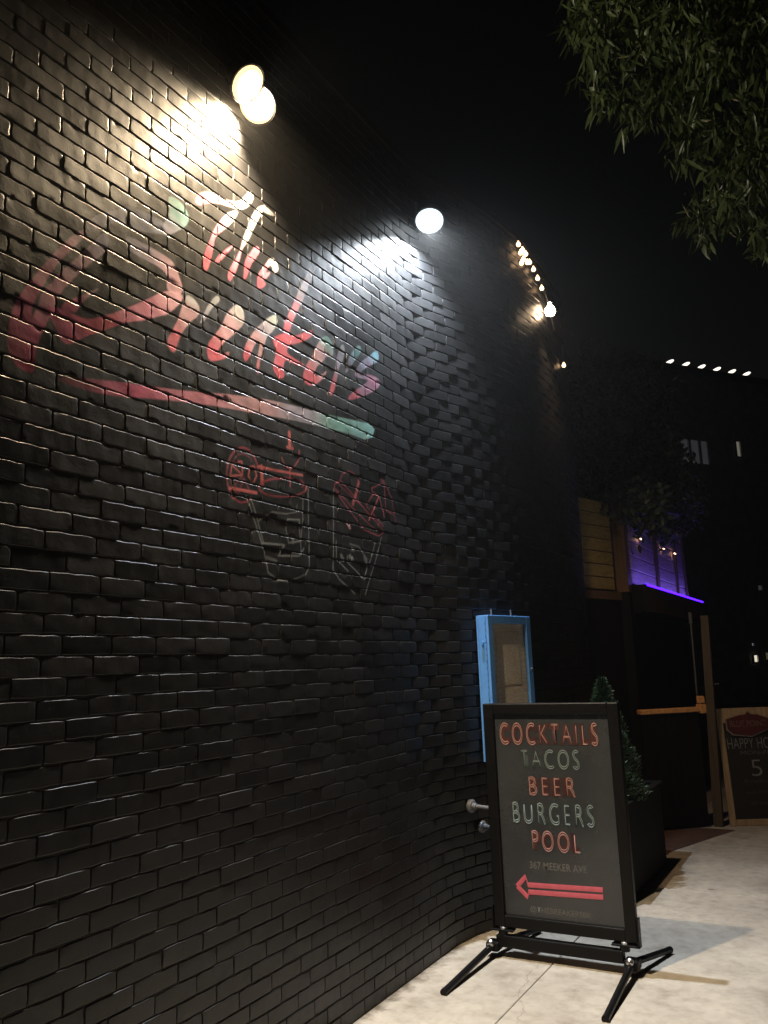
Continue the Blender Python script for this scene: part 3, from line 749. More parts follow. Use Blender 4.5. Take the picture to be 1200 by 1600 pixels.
hg.build('hinge', M['blue'], mc)
MB().tube([cpt(wcase-.02, dcase+.004, zc+.10), cpt(wcase-.02, dcase+.014, zc+.10)], .010).build('lock', M['chrome'], mc, True)
for a in (.13, .36): MB().tube([cpt(a, .03, ztop), cpt(a, .03, ztop+.045)], .006, 8).build('hanger', M['pipe'], mc)

# ------------------------------------------------------------------ pipes out of the wall
for k, (x, y, ln, rf, lb) in enumerate(((734, 1259, .33, .040, 'upper wall pipe with a round flange, reaching out beside the sign'),
                                        (751, 1291, .27, .036, 'lower wall pipe with a round flange, half hidden by the sign'))):
    P, az = on_arc(x, y, -.035); n3 = Vector((math.cos(az), -math.sin(az), 0))
    p = empty('wall_pipe', P, lb, 'pipe', 'steel pipes out of the brick wall')
    MB().lathe([(0, 0), (rf, 0), (rf, .012), (rf*.82, .022), (rf*.5, .026), (rf*.46, .05), (0, .05)], Vector(P)+n3*.006, n3).build('flange', M['pipe'], p, True)
    MB().tube([Vector(P)+n3*.05, Vector(P)+n3*ln], .0125, 16).build('pipe', M['pipe'], p, True)
    MB().lathe([(0, 0), (.017, 0), (.017, .022), (.013, .026), (0, .026)], Vector(P)+n3*ln, n3).build('pipe_cap', M['pipe'], p, True)

# ------------------------------------------------------------------ the sidewalk sign
SY = 4.60
sg = empty('sidewalk_sign', (.66, SY, 0), 'black framed sidewalk sign on a spring base, lit words and an arrow on it', 'sign')
pTL, pTR, pBR, pBL = [at_y(x, y, SY) for x, y in ((757, 1099), (962, 1097), (1000, 1474), (770, 1447))]
x0, x1 = .268, 1.055; zb, zt = .155, 1.366
fwid = .062
m = MB()
for xc in (x0+fwid/2, x1-fwid/2): m.box((xc, SY+.02, (zb+zt)/2), (fwid, .045, zt-zb), None, .006)
for z in (zb+fwid/2, zt-fwid/2): m.box(((x0+x1)/2, SY+.02, z), (x1-x0-2*fwid+.004, .044, fwid), None, .006)
m.box(((x0+x1)/2, SY+.030, (zb+zt)/2), (x1-x0-2*fwid+.01, .012, zt-zb-2*fwid+.01))
m.build('frame', M['black_metal'], sg)
# poster behind clear film: charcoal print with uneven film gloss
pm, pn, pl, pb = nodes('charcoal_poster')
fpo = noise(pn, pl, 5, 5, .65)
pl.new(ramp(pn, pl, noise(pn, pl, 2.2, 3), [(.3, (.026, .030, .037)), (.7, (.041, .046, .054))]), pb.inputs['Base Color'])
pl.new(maprange(pn, pl, fpo, .3, .7, .16, .34), pb.inputs['Roughness'])
bump(pn, pl, pb, noise(pn, pl, 6, 2, .4), .25, .01)
MB().box(((x0+x1)/2, SY+.0225, (zb+zt)/2), (x1-x0-2*fwid, .003, zt-zb-2*fwid)).build('poster', pm, sg)
YF = SY+.0205                                        # face of the poster

def text_mesh(s, fill_on, offset=0.0, bevel=0.0, size=1.0, spacing=1.0):
    c = bpy.data.curves.new('txt', 'FONT'); c.body = s; c.size = size; c.space_character = spacing
    c.fill_mode = 'FRONT' if fill_on else 'NONE'; c.dimensions = '2D' if fill_on else '3D'
    c.offset = offset; c.bevel_depth = bevel; c.bevel_resolution = 1; c.resolution_u = 6
    o = bpy.data.objects.new('txt', c); COL.objects.link(o)
    dg = bpy.context.evaluated_depsgraph_get(); dg.update()
    me = bpy.data.meshes.new_from_object(o.evaluated_get(dg))
    bpy.data.objects.remove(o); bpy.data.curves.remove(c)
    return me
def place_text(me, xa, xb, za, zb_, put):
    v = np.empty(len(me.vertices)*3); me.vertices.foreach_get('co', v); v = v.reshape(-1, 3)
    lo, hi = v.min(0), v.max(0)
    a = xa+(v[:, 0]-lo[0])/(hi[0]-lo[0])*(xb-xa); b = za+(v[:, 1]-lo[1])/(hi[1]-lo[1])*(zb_-za)
    me.vertices.foreach_set('co', np.array(put(a, b, v[:, 2]), dtype=np.float32).T.ravel()); me.update()
def join_meshes(name, parts):
    bm = bmesh.new()
    for i, me in enumerate(parts):
        k = len(bm.faces); bm.from_mesh(me); bm.faces.ensure_lookup_table()
        for f in bm.faces[k:]: f.material_index = i
        bpy.data.meshes.remove(me)
    out = bpy.data.meshes.new(name); bm.to_mesh(out); bm.free(); return out
M['neon_red'] = plain('printed_rose_outline', (.34, .195, .190), .9, vary=.12, scale=9)
M['neon_red_in'] = plain('printed_dark_red', (.060, .027, .027), .9, vary=.3, scale=7)
M['neon_blue'] = plain('printed_teal_outline', (.185, .24, .255), .9, vary=.15, scale=9)
M['neon_blue_in'] = plain('printed_dark_teal', (.030, .040, .044), .9, vary=.3, scale=7)
for k in ('neon_red', 'neon_red_in', 'neon_blue', 'neon_blue_in'): M[k].node_tree.nodes['Principled BSDF'].inputs['Specular IOR Level'].default_value = 0.05
M['arrow'] = plain('printed_coral', (.50, .10, .15), .4, vary=.1)
M['grey_print'] = plain('printed_grey', (.115, .118, .125), .8, vary=.2, spec=.05, scale=60)
def sx(px, py): q = at_y(px, py, YF); return q[0], q[2]
def flat(y): return lambda a, b, c: (a, np.full_like(a, y), b)
for s, (ax, ay), (bx, by), kind in (('COCKTAILS', (782, 1128), (933, 1166), 'red'), ('TACOS', (815, 1170), (904, 1203), 'blue'), ('BEER', (828, 1213), (897, 1246), 'red'),
                                    ('BURGERS', (803, 1254), (927, 1291), 'blue'), ('POOL', (833, 1298), (905, 1333), 'red')):
    xa, za = sx(ax, (ay+by)/2); xb, _ = sx(bx, (ay+by)/2); _, zt_ = sx((ax+bx)/2, ay+2); _, zb2 = sx((ax+bx)/2, by-2)
    f = text_mesh(s, True, .085, spacing=1.36); place_text(f, xa, xb, zb2, zt_, flat(YF-.0012))
    e = .004
    ol = text_mesh(s, False, .085, .021, spacing=1.36); v_ = None
    place_text(ol, xa-e, xb+e, zb2-e, zt_+e, lambda a, b, c: (a, YF-.0022-c*.006, b))
    link('lettering', join_meshes('lettering', [f, ol]), [M['neon_%s_in' % kind], M['neon_%s' % kind]], sg)
for s, (ax, ay), (bx, by) in (('367 MEEKER AVE', (828, 1347), (917, 1363)), ('@THEBREAKERSBK', (829, 1416), (925, 1437))):
    xa, za = sx(ax, ay+8); xb, _ = sx(bx, by-8); _, zt_ = sx((ax+bx)/2, (ay+by)/2-6); _, zb2 = sx((ax+bx)/2, (ay+by)/2+6)
    f = text_mesh(s, True, .02, spacing=1.05); place_text(f, xa, xb, zb2, zt_, flat(YF-.0012))
    link('lettering', f, M['grey_print'], sg)
ap = [sx(*p) for p in ((808.5, 1384.5), (821.5, 1369.5), (825, 1382.5), (942, 1390.5), (942.5, 1402), (826, 1393.5), (825.5, 1402))]
MB().tube([(a, YF-.003, b) for a, b in ap+[ap[0]]], .0132, 8).build('arrow', M['arrow'], sg)
# squash the arrow tube into flat print
ao = bpy.data.objects[[c.name for c in sg.children if c.name.startswith('arrow')][0]]
vv_ = np.empty(len(ao.data.vertices)*3); ao.data.vertices.foreach_get('co', vv_); vv_ = vv_.reshape(-1, 3)
yc_ = YF-.0015-SY; vv_[:, 1] = yc_+(vv_[:, 1]-(YF-.003-SY))*.06; ao.data.vertices.foreach_set('co', vv_.ravel().astype(np.float32)); ao.data.update()
# base: cross tube, posts, brackets and two splayed legs
zbar = .085
MB().box((.63, SY+.005, zbar), (.70, .05, .062), None, .006).build('crossbar', M['black_metal'], sg)
for k, xx in enumerate((.315, .985)):
    MB().tube([(xx, SY+.005, zbar+.028), (xx, SY+.005, .135)], .026, 14).build('post', M['black_metal'], sg, True)
    br = MB().box((xx, SY+.012, .140), (.13, .055, .010), None, .003)
    if k == 1: br.box((1.062, SY+.014, .205), (.008, .05, .14), None, .002); br.box((1.035, SY+.014, .1395), (.062, .050, .009))
    else: br.box((.262, SY+.014, .20), (.008, .05, .13), None, .002)
    br.build('bracket', M['black_metal'], sg)
    MB().lathe([(0, 0), (.022, 0), (.022, .008), (.013, .012), (.013, .02), (0, .02)], (xx, SY+.012, .1455), (0, 0, 1)).build('bolt', M['chrome'], sg, True)
    fx = at_z(*((693, 1551), (946, 1593))[k], .012); bx_ = at_z(*((843, 1452), (1047, 1484))[k], .02)
    hx = xx-.055 if k == 0 else xx+.035
    hub = (hx, SY+.0, .062)
    lg = MB().tube([tuple(fx), hub], [.0165, .0175], 14, True)
    lg.tube([hub, tuple(bx_)], [.0175, .0165], 14, True)
    lg.box((hx, SY, .056), (.075, .085, .05), None, .012)
    lgo = lg.build('leg', M['black_metal'], sg, True)
    for e in (fx, bx_):
        dirv = (Vector(e)-Vector(hub)).normalized()
        MB().lathe([(0.0, 0), (.012, 0), (.0182, .002), (.0182, .022), (0, .022)], Vector(e)-dirv*.02, dirv, 14).build('end_cap', M['pipe'] if False else M['black_metal'], lgo, True)
    MB().lathe([(0, 0), (.020, 0), (.018, .014), (.009, .022), (0, .024)], (hx, SY-.05, .078), (0, -.9, .4)).build('clamp_bolt', M['chrome'], lgo, True)

# ------------------------------------------------------------------ leaves
def leaf_mesh(name, pos, dirs, length, width, bend=0.25):
    n = len(pos); dirs = dirs/np.linalg.norm(dirs, axis=1, keepdims=True)
    a = np.cross(dirs, nr.normal(size=(n, 3))); a /= np.linalg.norm(a, axis=1, keepdims=True)
    nn_ = np.cross(dirs, a); Lh = length[:, None]; Wd = width[:, None]
    p0 = pos; p1 = pos+dirs*Lh*.28+a*Wd*.5; p2 = pos+dirs*Lh*.28-a*Wd*.5
    p3 = pos+dirs*Lh*.65+a*Wd*.38-nn_*Lh*bend*.15; p4 = pos+dirs*Lh*.65-a*Wd*.38-nn_*Lh*bend*.15
    p5 = pos+dirs*Lh-nn_*Lh*bend*.4
    m1 = pos+dirs*Lh*.3+nn_*Wd*.12; m2 = pos+dirs*Lh*.65-nn_*Lh*bend*.15+nn_*Wd*.10
    V = np.stack([p0, p1, p2, p3, p4, p5, m1, m2], 1).reshape(-1, 3); b = (np.arange(n)*8)[:, None]
    T = np.concatenate([b+np.array([q]) for q in ([0, 6, 1], [0, 2, 6], [1, 6, 7], [1, 7, 3], [2, 7, 6], [2, 4, 7], [3, 7, 5], [4, 5, 7])], 0)
    return mesh_np(name, V, T)
def in_poly(p, poly):
    x, y = p[:, 0], p[:, 1]; ins = np.zeros(len(p), bool)
    q = np.array(poly, float)
    for a, b in zip(q, np.roll(q, -1, 0)):
        c = ((a[1] <= y) != (b[1] <= y))
        if abs(b[1]-a[1]) > 1e-9: ins ^= c & (x < (b[0]-a[0])*(y-a[1])/(b[1]-a[1])+a[0])
    return ins
# street tree, its drooping crown reaching over the sidewalk
st_ = empty('street_tree', (4.0, 6.0, 0), 'street tree with drooping narrow leaves hanging into the top right', 'tree')
tk = MB().tube([(4.0, 6.0, -.02), (4.02, 5.98, .6), (3.96, 5.95, 1.8), (3.85, 5.9, 3.2), (3.7, 5.8, 4.4), (3.5, 5.6, 5.6), (3.3, 5.4, 6.8)], [.17, .14, .125, .115, .10, .075, .04], 14)
for pts in ([(3.82, 5.88, 3.5), (3.2, 5.6, 4.6), (2.5, 5.2, 5.3), (1.8, 4.9, 5.5)], [(3.7, 5.8, 4.4), (3.0, 5.0, 5.4), (2.4, 4.3, 5.7)],
            [(3.75, 5.85, 4.0), (4.3, 6.4, 5.2), (4.9, 6.8, 6.2)], [(3.6, 5.7, 5.0), (3.0, 6.2, 6.2), (2.6, 6.6, 7.0)], [(3.8, 5.9, 3.6), (3.3, 5.2, 4.2), (2.6, 4.8, 4.5), (2.15, 4.6, 4.4)]):
    tk.tube(pts, [.06-.045*i/(len(pts)-1) for i in range(len(pts))], 8)
tk.build('trunk', M['bark'], st_, True)
region = [(880, -900), (888, 0), (884, 40), (905, 105), (915, 150), (950, 185), (985, 195), (1015, 205), (1045, 190), (1058, 225), (1045, 250), (1090, 265), (1120, 270),
          (1085, 300), (1064, 345), (1085, 378), (1110, 385), (1140, 355), (1170, 350), (1180, 395), (1205, 400), (1205, 900), (1900, 900), (1900, -900)]
cl = nr.normal(size=(1900, 3)); cl = cl/np.linalg.norm(cl, axis=1, keepdims=True)*(nr.uniform(0, 1, (1900, 1))**.45)*np.array([2.5, 2.2, 2.0])+np.array([3.35, 5.4, 5.9])
extra = []
while len(extra) < 520:      # the hanging skirt seen in the photo
    q = (nr.uniform(880, 1215), nr.uniform(-60, 400))
    if in_poly(np.array([q]), region)[0]: extra.append(CAM+ray(*q)*nr.uniform(4.9, 6.6))
cl = np.concatenate([cl, np.array(extra)]); pr_ = project(cl)
keep = (pr_[:, 2] < .5) | in_poly(pr_[:, :2], region)
cl = cl[keep]; cl = cl[cl[:, 0] > .9]
pos, dr = [], []
for c in cl:
    k = rnd.randint(6, 10); tw = nr.normal(size=3)*np.array([1, 1, .35])+np.array([-.2, -.1, -.55]); tw /= np.linalg.norm(tw)
    for i in range(k):
        pos.append(c+tw*(i/k-.5)*.22+nr.normal(size=3)*.008); dr.append(tw*.55+nr.normal(size=3)*.45+np.array([0, 0, -.75]))
pos, dr = np.array(pos), np.array(dr)
link('crown', leaf_mesh('crown', pos, dr, nr.uniform(.06, .155, len(pos)), nr.uniform(.012, .027, len(pos))), M['leaf_near'], st_)

# dark tree behind the patio screen
dt = empty('patio_tree', (.05, 11.6, 0), 'dark leafy tree rising behind the violet-lit board screen', 'tree')
tk = MB().tube([(-.35, 12.0, -.02), (-.33, 12.0, 1.5), (-.3, 11.9, 3.0), (-.2, 11.8, 4.2), (-.1, 11.7, 5.0)], [.16, .13, .11, .08, .04], 12)
for pts in ([(-.3, 11.9, 2.9), (.1, 11.4, 3.5), (.45, 11.0, 3.9)], [(-.28, 11.9, 3.4), (-.7, 11.3, 4.3), (-.9, 11.0, 4.9)], [(-.2, 11.8, 4.2), (.15, 11.9, 4.7)]):
    tk.tube(pts, [.06, .04, .02][:len(pts)], 8)
tk.build('trunk', M['bark'], dt, True)
blobs = [((905, 600), 38), ((940, 575), 42), ((985, 600), 40), ((1020, 640), 38), ((930, 650), 50), ((985, 680), 52), ((1030, 705), 33), ((920, 720), 42),
         ((960, 750), 46), ((1010, 750), 50), ((1050, 760), 38), ((1000, 795), 34), ((1040, 800), 36), ((940, 775), 26), ((1065, 790), 24), ((985, 788), 16), ((1010, 798), 15), ((1030, 806), 15), ((1050, 812), 17), ((1066, 806), 16)]
pos = []
for (x, y), r in blobs:
    c = CAM+ray(x, y)*0; dd = ray(x, y); Y = nr.uniform(10.4, 11.8) if y < 770 else nr.uniform(10.2, 11.2)
    if y > 788: Y = dd[1]*(nr.uniform(.40, .50)-CAM[0])/dd[0]       # sprays hanging in front of the screen
    c = CAM+dd*(Y/dd[1]); rm = r/1290*Y*1.08
    for _ in range(int(7+rm*26)):
        g_ = c+nr.normal(size=3)*rm*np.array([.42, .55, .42])
        q = g_+nr.normal(size=(34, 3))*.085
        pos.append(q)
pos = np.concatenate(pos); pr_ = project(pos); pos = pos[pos[:, 0] > -3]
dr = nr.normal(size=pos.shape)+np.array([0, 0, -.5])
link('crown', leaf_mesh('crown', pos, dr, nr.uniform(.06, .12, len(pos)), nr.uniform(.03, .055, len(pos))), M['leaf_far'], dt)

# planter and conical shrub
plx0, plx1, ply0, ply1, plz = .335, .715, 5.72, 7.08, .60
pt = empty('planter', (.525, 6.4, 0), 'long black trough planter between the sign and the bowed wall', 'planter')
b4 = MB(); tkn = .03
b4.box((plx0+tkn/2, (ply0+ply1)/2, plz/2+.01), (tkn, ply1-ply0, plz-.02), None, .004, 1); b4.box((plx1-tkn/2, (ply0+ply1)/2, plz/2+.01), (tkn, ply1-ply0, plz-.02), None, .004, 1)
for y in (ply0+tkn/2, ply1-tkn/2): b4.box(((plx0+plx1)/2, y, plz/2+.01), (plx1-plx0-2*tkn-.002, tkn, plz-.024), None, .004, 1)
b4.build('trough', M['black_wood'], pt)
rm_ = MB()
for x in (plx0+.008, plx1-.008): rm_.box((x, (ply0+ply1)/2, plz+.012), (.06, ply1-ply0+.05, .022), None, .004, 1)
for y in (ply0+.008, ply1-.008): rm_.box(((plx0+plx1)/2, y, plz+.0115), (plx1-plx0-.048, .06, .021), None, .004, 1)
rm_.build('rim', M['black_wood'], pt)
MB().box(((plx0+plx1)/2, (ply0+ply1)/2, plz-.06), (plx1-plx0-2*tkn-.004, ply1-ply0-2*tkn-.004, .04)).build('soil', M['soil'], pt)
shp = (.565, 6.15)
sh = empty('conical_shrub', (shp[0], shp[1], plz-.04), 'small conical evergreen shrub in the black planter behind the sign', 'shrub')
MB().tube([(shp[0], shp[1], plz-.05), (shp[0], shp[1], 1.1)], [.02, .008], 8).build('stem', M['bark'], sh)
pos, dr = [], []
zt_s = at_y(955, 1062, shp[1])[2]; ztb = plz+.0
for _ in range(12000):
    t = nr.uniform(0, 1)**1.25; a = nr.uniform(0, 2*math.pi)
    r_env = .285*(1-t)**.75*(.82+.18*math.sin(a*5+t*19))*(1 if t > .06 else .8)
    rr = r_env*nr.uniform(.55, 1.0)
    pos.append((shp[0]+rr*math.cos(a), shp[1]+rr*math.sin(a), ztb+t*(zt_s-ztb))); dr.append((math.cos(a)*.7+nr.normal()*.35, math.sin(a)*.7+nr.normal()*.35, .75+nr.normal()*.4))
pos, dr = np.array(pos), np.array(dr)
link('foliage', leaf_mesh('foliage', pos, dr, nr.uniform(.02, .045, len(pos)), nr.uniform(.005, .010, len(pos))), M['leaf_shrub'], sh)
# weed at the foot of the wall
wq = at_x(516, 1596, .03); wq[2] = 0
we = empty('weed', wq, 'small green weed sprouting at the foot of the brick wall', 'plant')
pos, dr = [], []
for i in range(26):
    a = nr.uniform(0, 6.28); pos.append((wq[0]+nr.normal()*.012, wq[1]+nr.normal()*.02, nr.uniform(.0, .035))); dr.append((abs(math.cos(a))*.5, math.sin(a)*.6, nr.uniform(.5, 1.3)))
link('leaves', leaf_mesh('leaves', np.array(pos), np.array(dr), nr.uniform(.03, .06, 26), nr.uniform(.014, .026, 26)), M['leaf_weed'], we)

# ------------------------------------------------------------------ patio front beyond the bow
def wallpanel(mb, p0, p1, z0, z1, th, n):
    """boards laid along p0->p1 stacked from z0 to z1"""
    p0, p1 = Vector((*p0, 0)), Vector((*p1, 0)); d_ = p1-p0; Ln = d_.length; d_.normalize(); nrm = Vector((d_.y, -d_.x, 0))
    Rm = Matrix(((d_.x, nrm.x, 0), (d_.y, nrm.y, 0), (0, 0, 1))); h_ = (z1-z0)/n
    for i in range(n):
        c = (p0+p1)/2-nrm*(th/2+nr.uniform(0, .004)); c.z = z0+h_*(i+.5)
        mb.box(c, (Ln, th, h_-.010), Rm, .004, 1)
    c = (p0+p1)/2-nrm*(th+.016); c.z = (z0+z1)/2; mb2 = (c, (Ln, .02, z1-z0), Rm)
    return mb2
yw = empty('board_screen', (.08, 8.15, 2.2), 'golden horizontal board screen next to the end of the brick wall', 'screen')
m = MB(); bk = wallpanel(m, (-.04, 7.72), (.17, 8.44), 2.27, 3.18, .022, 7)
m.build('boards', M['yellow_wood'], yw); MB().box(*bk[:2], bk[2]).build('backing', M['black_wood'], yw)
cpn = empty('corner_post', (.235, 8.52, 0), 'thick brown timber corner post between the golden and violet screens', 'post')
MB().box((.235, 8.53, 2.73), (.125, .14, .96), None, .006, 1).build('post', M['brown_wood'], cpn)
MB().box((.235, 8.53, 1.12), (.12, .13, 2.24), None, .006, 1).build('lower_post', M['black_wood'], cpn)
vs_ = empty('pale_board_screen', (.3, 10.2, 2.3), 'pale board screen above the canopy, washed violet by the light strip', 'screen')
m = MB(); bk = wallpanel(m, (.305, 8.62), (.305, 11.78), 2.345, 3.24, .022, 6)
m.build('boards', M['pale_wood'], vs_); MB().box(*bk[:2], bk[2]).build('backing', M['black_wood'], vs_)
for yy in (9.88, 11.12, 11.76):
    MB().box((.318, yy, 2.80), (.024, .10 if yy < 11 else .07, .89), None, .003, 1).build('batten', M['brown_wood'], vs_)
cn = empty('entrance_canopy', (.36, 10.4, 2.05), 'dark boxed canopy beam over the patio entrance, violet strip along its edge', 'canopy')
MB().box((.34, 10.42, 2.185), (.21, 3.66, .26), None, .005, 1).build('beam', M['brown_wood'], cn)
MB().box((.30, 10.42, 2.048), (.27, 3.62, .012)).build('soffit', M['black_wood'], cn)
MB().box((.335, 8.585, 2.19), (.225, .008, .275)).build('end_board', M['black_wood'], cn)
ld = empty('light_strip', (.445, 10.4, 2.32), 'glowing violet light strip along the top edge of the canopy', 'light strip')
MB().box((.436, 10.42, 2.3265), (.020, 3.62, .018), None, .004, 1).build('diffuser', M['led'], ld)
d = bpy.data.lights.new('strip_light', 'AREA'); d.shape = 'RECTANGLE'; d.size = 3.6; d.size_y = .02; d.energy = P_STRIP; d.color = (.27, .20, 1.0)
o = bpy.data.objects.new('strip_light', d); COL.objects.link(o); o.parent = ld; o.location = Vector((.434, 10.42, 2.345))-ld.location
o.rotation_euler = Matrix(((0, .82, .57), (1, 0, 0), (0, .57, -.82))).to_euler()
MB().box((.420, 10.42, 2.3205), (.010, 3.62, .010)).build('channel', M['black_metal'], ld)
# added glowing dashes and wire, standing in for reflections on the screen
sb_ = empty('added_glints', at_y(1035, 850, 9.6), 'added glowing dashes on a thin wire, as reflections on the violet-lit screen', 'string lights')
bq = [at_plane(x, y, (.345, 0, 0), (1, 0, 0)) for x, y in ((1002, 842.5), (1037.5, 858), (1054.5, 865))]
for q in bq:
    MB().lathe([(0, -.05), (.007, -.04), (.007, .04), (0, .05)], q, (0, 1, 0), 10).build('bulb', M['glint_glow'], sb_, True)  # an emissive dash shaped as a reflection, no real bulb
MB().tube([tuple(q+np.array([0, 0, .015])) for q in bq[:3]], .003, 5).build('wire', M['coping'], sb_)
# dark lower front, gate and post
lw = empty('patio_wall', (.1, 8.2, 0), 'black boarded lower wall under the golden board screen', 'wall')
MB().box((.07, 8.10, 1.13), (.05, .80, 2.26), Matrix.Rotation(-rad(16), 3, 'Z')).build('boards', M['black_wood'], lw)
MB().box((.09, 8.10, 2.215), (.05, .82, .08), Matrix.Rotation(-rad(16), 3, 'Z')).build('top_rail', M['brown_wood'], lw)
MB().box((.18, 10.4, 1.02), (.05, 3.7, 2.04)).build('recess_boards', M['black_wood'], lw)
ga, gb_ = np.array([.345, 8.22]), np.array([.80, 8.66])
gz0, gz1 = .03, 1.06
gd = (gb_-ga)/np.linalg.norm(gb_-ga); gl_ = np.linalg.norm(gb_-ga); gang = math.atan2(gd[1], gd[0]); Rg = Matrix.Rotation(gang, 3, 'Z')
gt = empty('patio_gate', ((ga+gb_)/2).tolist()+[0], 'black half-height gate with a glowing orange varnished top rail', 'gate')
gc = (ga+gb_)/2
pmg = MB()
for i in range(5):
    c = ga+gd*gl_*(i+.5)/5; pmg.box((c[0], c[1], (gz0+gz1)/2), (gl_/5-.006, .03, gz1-gz0), Rg, .003, 1)
pmg.build('boards', M['black_wood'], gt)
MB().box((gc[0], gc[1], gz1+.026), (gl_*1.02, .075, .045), Rg, .008).build('top_rail', M['orange_wood'], gt)
MB().box((gb_[0]+.035, gb_[1]+.03, gz1+.03), (.075, .075, .085), Rg, .006).build('rail_end', M['orange_wood'], gt)
MB().box((gb_[0]+.035, gb_[1]+.03, gz1+.115), (.055, .055, .07), Rg, .006).build('latch_block', M['orange_wood'], gt)
q0, q1 = at_y(1078, 957, 8.72), at_y(1091, 1108, 8.72)
pp = empty('metal_pole', (q1[0], q1[1], 0), 'thin grey metal rod standing above the gate latch', 'pole')
MB().tube([tuple(q0), tuple(q0+(q1-q0)*.12)], .018, 10).build('ferrule', M['pipe'], pp, True)
MB().tube([tuple(q0+(q1-q0)*.12), tuple(q1)], .009, 8).build('rod', M['pipe'], pp, True)
q0, q1 = at_y(1099, 962, 8.72), at_y(1123, 1286, 8.72)
wpst = empty('timber_post', (q1[0], q1[1], 0), 'rough brown timber post between the gate and the chalkboard', 'post')
MB().frustum((q1[0], q1[1], 0), (q0[0]+.012, q0[1], q0[2]), (.085, .085), (.075, .075), .006).build('post', M['old_wood'], wpst)
MB().tube([(q0[0]+.04, q0[1]-.03, 1.32), (q0[0]+.085, q0[1]-.05, 1.325)], .006, 6).build('peg', M['pipe'], wpst)

# ------------------------------------------------------------------ chalkboard
az_c = rad(62); ua = np.array([math.sin(az_c), math.cos(az_c), 0]); na = np.array([ua[1], -ua[0], 0])   # na faces the camera side
B0 = np.array([.978, 8.75, 0]); lean = .095; hgt = 1.08
wv_ = np.array([0, 0, hgt])-na*lean; hl = np.linalg.norm(wv_); wv_ = wv_/hl
cb_ = empty('chalkboard_sign', tuple(B0+ua*.33), 'tan wood framed chalkboard with a red badge and chalk lettering at the right edge', 'sign')
nf = np.cross(ua, wv_)
def cq(a, b, d=0): return Vector(B0+ua*a+wv_*b+nf*d)
Rcb = Matrix((ua, -nf, wv_)).transposed()
m = MB(); cw = .66; fwc = .058
for a in (fwc/2, cw-fwc/2): m.box(cq(a, hl/2), (fwc, .03, hl), Rcb, .004, 1)
m.box(cq(cw/2, fwc/2), (cw-2*fwc-.001, .028, fwc), Rcb, .004, 1); m.box(cq(cw/2, hl-.07), (cw-2*fwc-.001, .028, .14), Rcb, .004, 1)
m.build('frame', M['tan_wood'], cb_)
MB().box(cq(cw/2, (hl-.14+fwc)/2), (cw-2*fwc, .012, hl-.14-fwc), Rcb).build('board', M['chalkboard'], cb_)
m = MB()
for a in (fwc/2, cw-fwc/2):
    t0, t1 = cq(a, hl-.04, -.03), cq(a, 0, 0)-Vector(na*(.42)); m.box((t0+t1)/2, (.045, .02, (t0-t1).length), Matrix((Vector(ua), ((t0-t1).normalized().cross(Vector(ua))), (t0-t1).normalized())).transposed())
m.build('rear_leg', M['tan_wood'], cb_)
bo = (.09, hl-.255)
poly = [(0, .055), (.05, .01), (.22, -.01), (.40, .055), (.40, .15), (.30, .185), (.24, .19), (.215, .215), (.19, .19), (.13, .185), (0, .15)]
def grow(pl, e):
    c = np.mean(pl, 0); return [(c[0]+(x-c[0])*(1+e), c[1]+(y-c[1])*(1+e*2.0)) for x, y in pl]
b1 = MB().prism([(bo[0]+x, bo[1]+y) for x, y in grow(poly, .05)], cq(0, 0, .024), ua, wv_, .006).build('badge', M['badge_edge'], cb_)
MB().prism([(bo[0]+x, bo[1]+y) for x, y in poly], cq(0, 0, .030), ua, wv_, .006).build('badge_face', M['badge'], b1)
def ctext(s, a0, a1, b0_, b1_, mat, par, d, off=.0):
    me = text_mesh(s, True, off); place_text(me, a0, a1, b0_, b1_, lambda a, b, c: np.array([B0+ua*x+wv_*y+nf*d for x, y in zip(a, b)]).T)
    return link('lettering', me, mat, par)
ctext('BLUE POINT', bo[0]+.025, bo[0]+.375, bo[1]+.075, bo[1]+.135, M['badge_text'], b1, .0315, .01)
ctext('HAPPY HOUR', .075, .60, hl-.385, hl-.285, M['chalk'], cb_, .0085, -.01)
ctext('MON-FRI', .19, .50, hl-.44, hl-.405, M['chalk_dim'], cb_, .0085)
ctext('5', .27, .37, hl-.64, hl-.49, M['chalk'], cb_, .0085, -.012)
for r_, (b_v, a0, a1) in enumerate(((hl-.70, .19, .48), (hl-.80, .19, .50), (hl-.90, .22, .46))):      # faint scribbles, too dim to read
    a = a0; m = MB()
    while a < a1:
        w_ = rnd.uniform(.012, .022); hh = rnd.uniform(.022, .036)
        m.tube([cq(a, b_v, .0085), cq(a+w_*.4, b_v+hh, .0085), cq(a+w_*.8, b_v+hh*.3, .0085)], .002, 4); a += w_+rnd.choice((.004, .006, .02))
    m.build('chalk_line', M['chalk_dim'], cb_)

# ------------------------------------------------------------------ far building
fd = np.array([math.sin(rad(35.5)), math.cos(rad(35.5)), 0]); fnn = np.array([fd[1], -fd[0], 0]); F0 = np.array([-2.40, 30.0, 0])
def fpt(x, y): return at_plane(x, y, F0, fnn)
Rf = Matrix(((fd[0], -fnn[0], 0), (fd[1], -fnn[1], 0), (0, 0, 1)))
fb = empty('far_building', F0+fd*6, 'dark far building with a row of roof lamps and a few dim windows', 'building')
ztopf = 11.75
def fbox(a, b, z0, z1, d0, d1):
    c = F0+fd*(a+b)/2+fnn*(d0+d1)/2; return (c[0], c[1], (z0+z1)/2), (b-a, abs(d1-d0), z1-z0), Rf
c_, s_, r_ = fbox(-2.0, 26, -.1, ztopf, -12, -.05); MB().box(c_, s_, r_).build('wall', M['facade'], fb)
c_, s_, r_ = fbox(-2.2, 26.2, ztopf, ztopf+.18, -12.2, .2); MB().box(c_, s_, r_).build('cornice', M['coping'], fb)
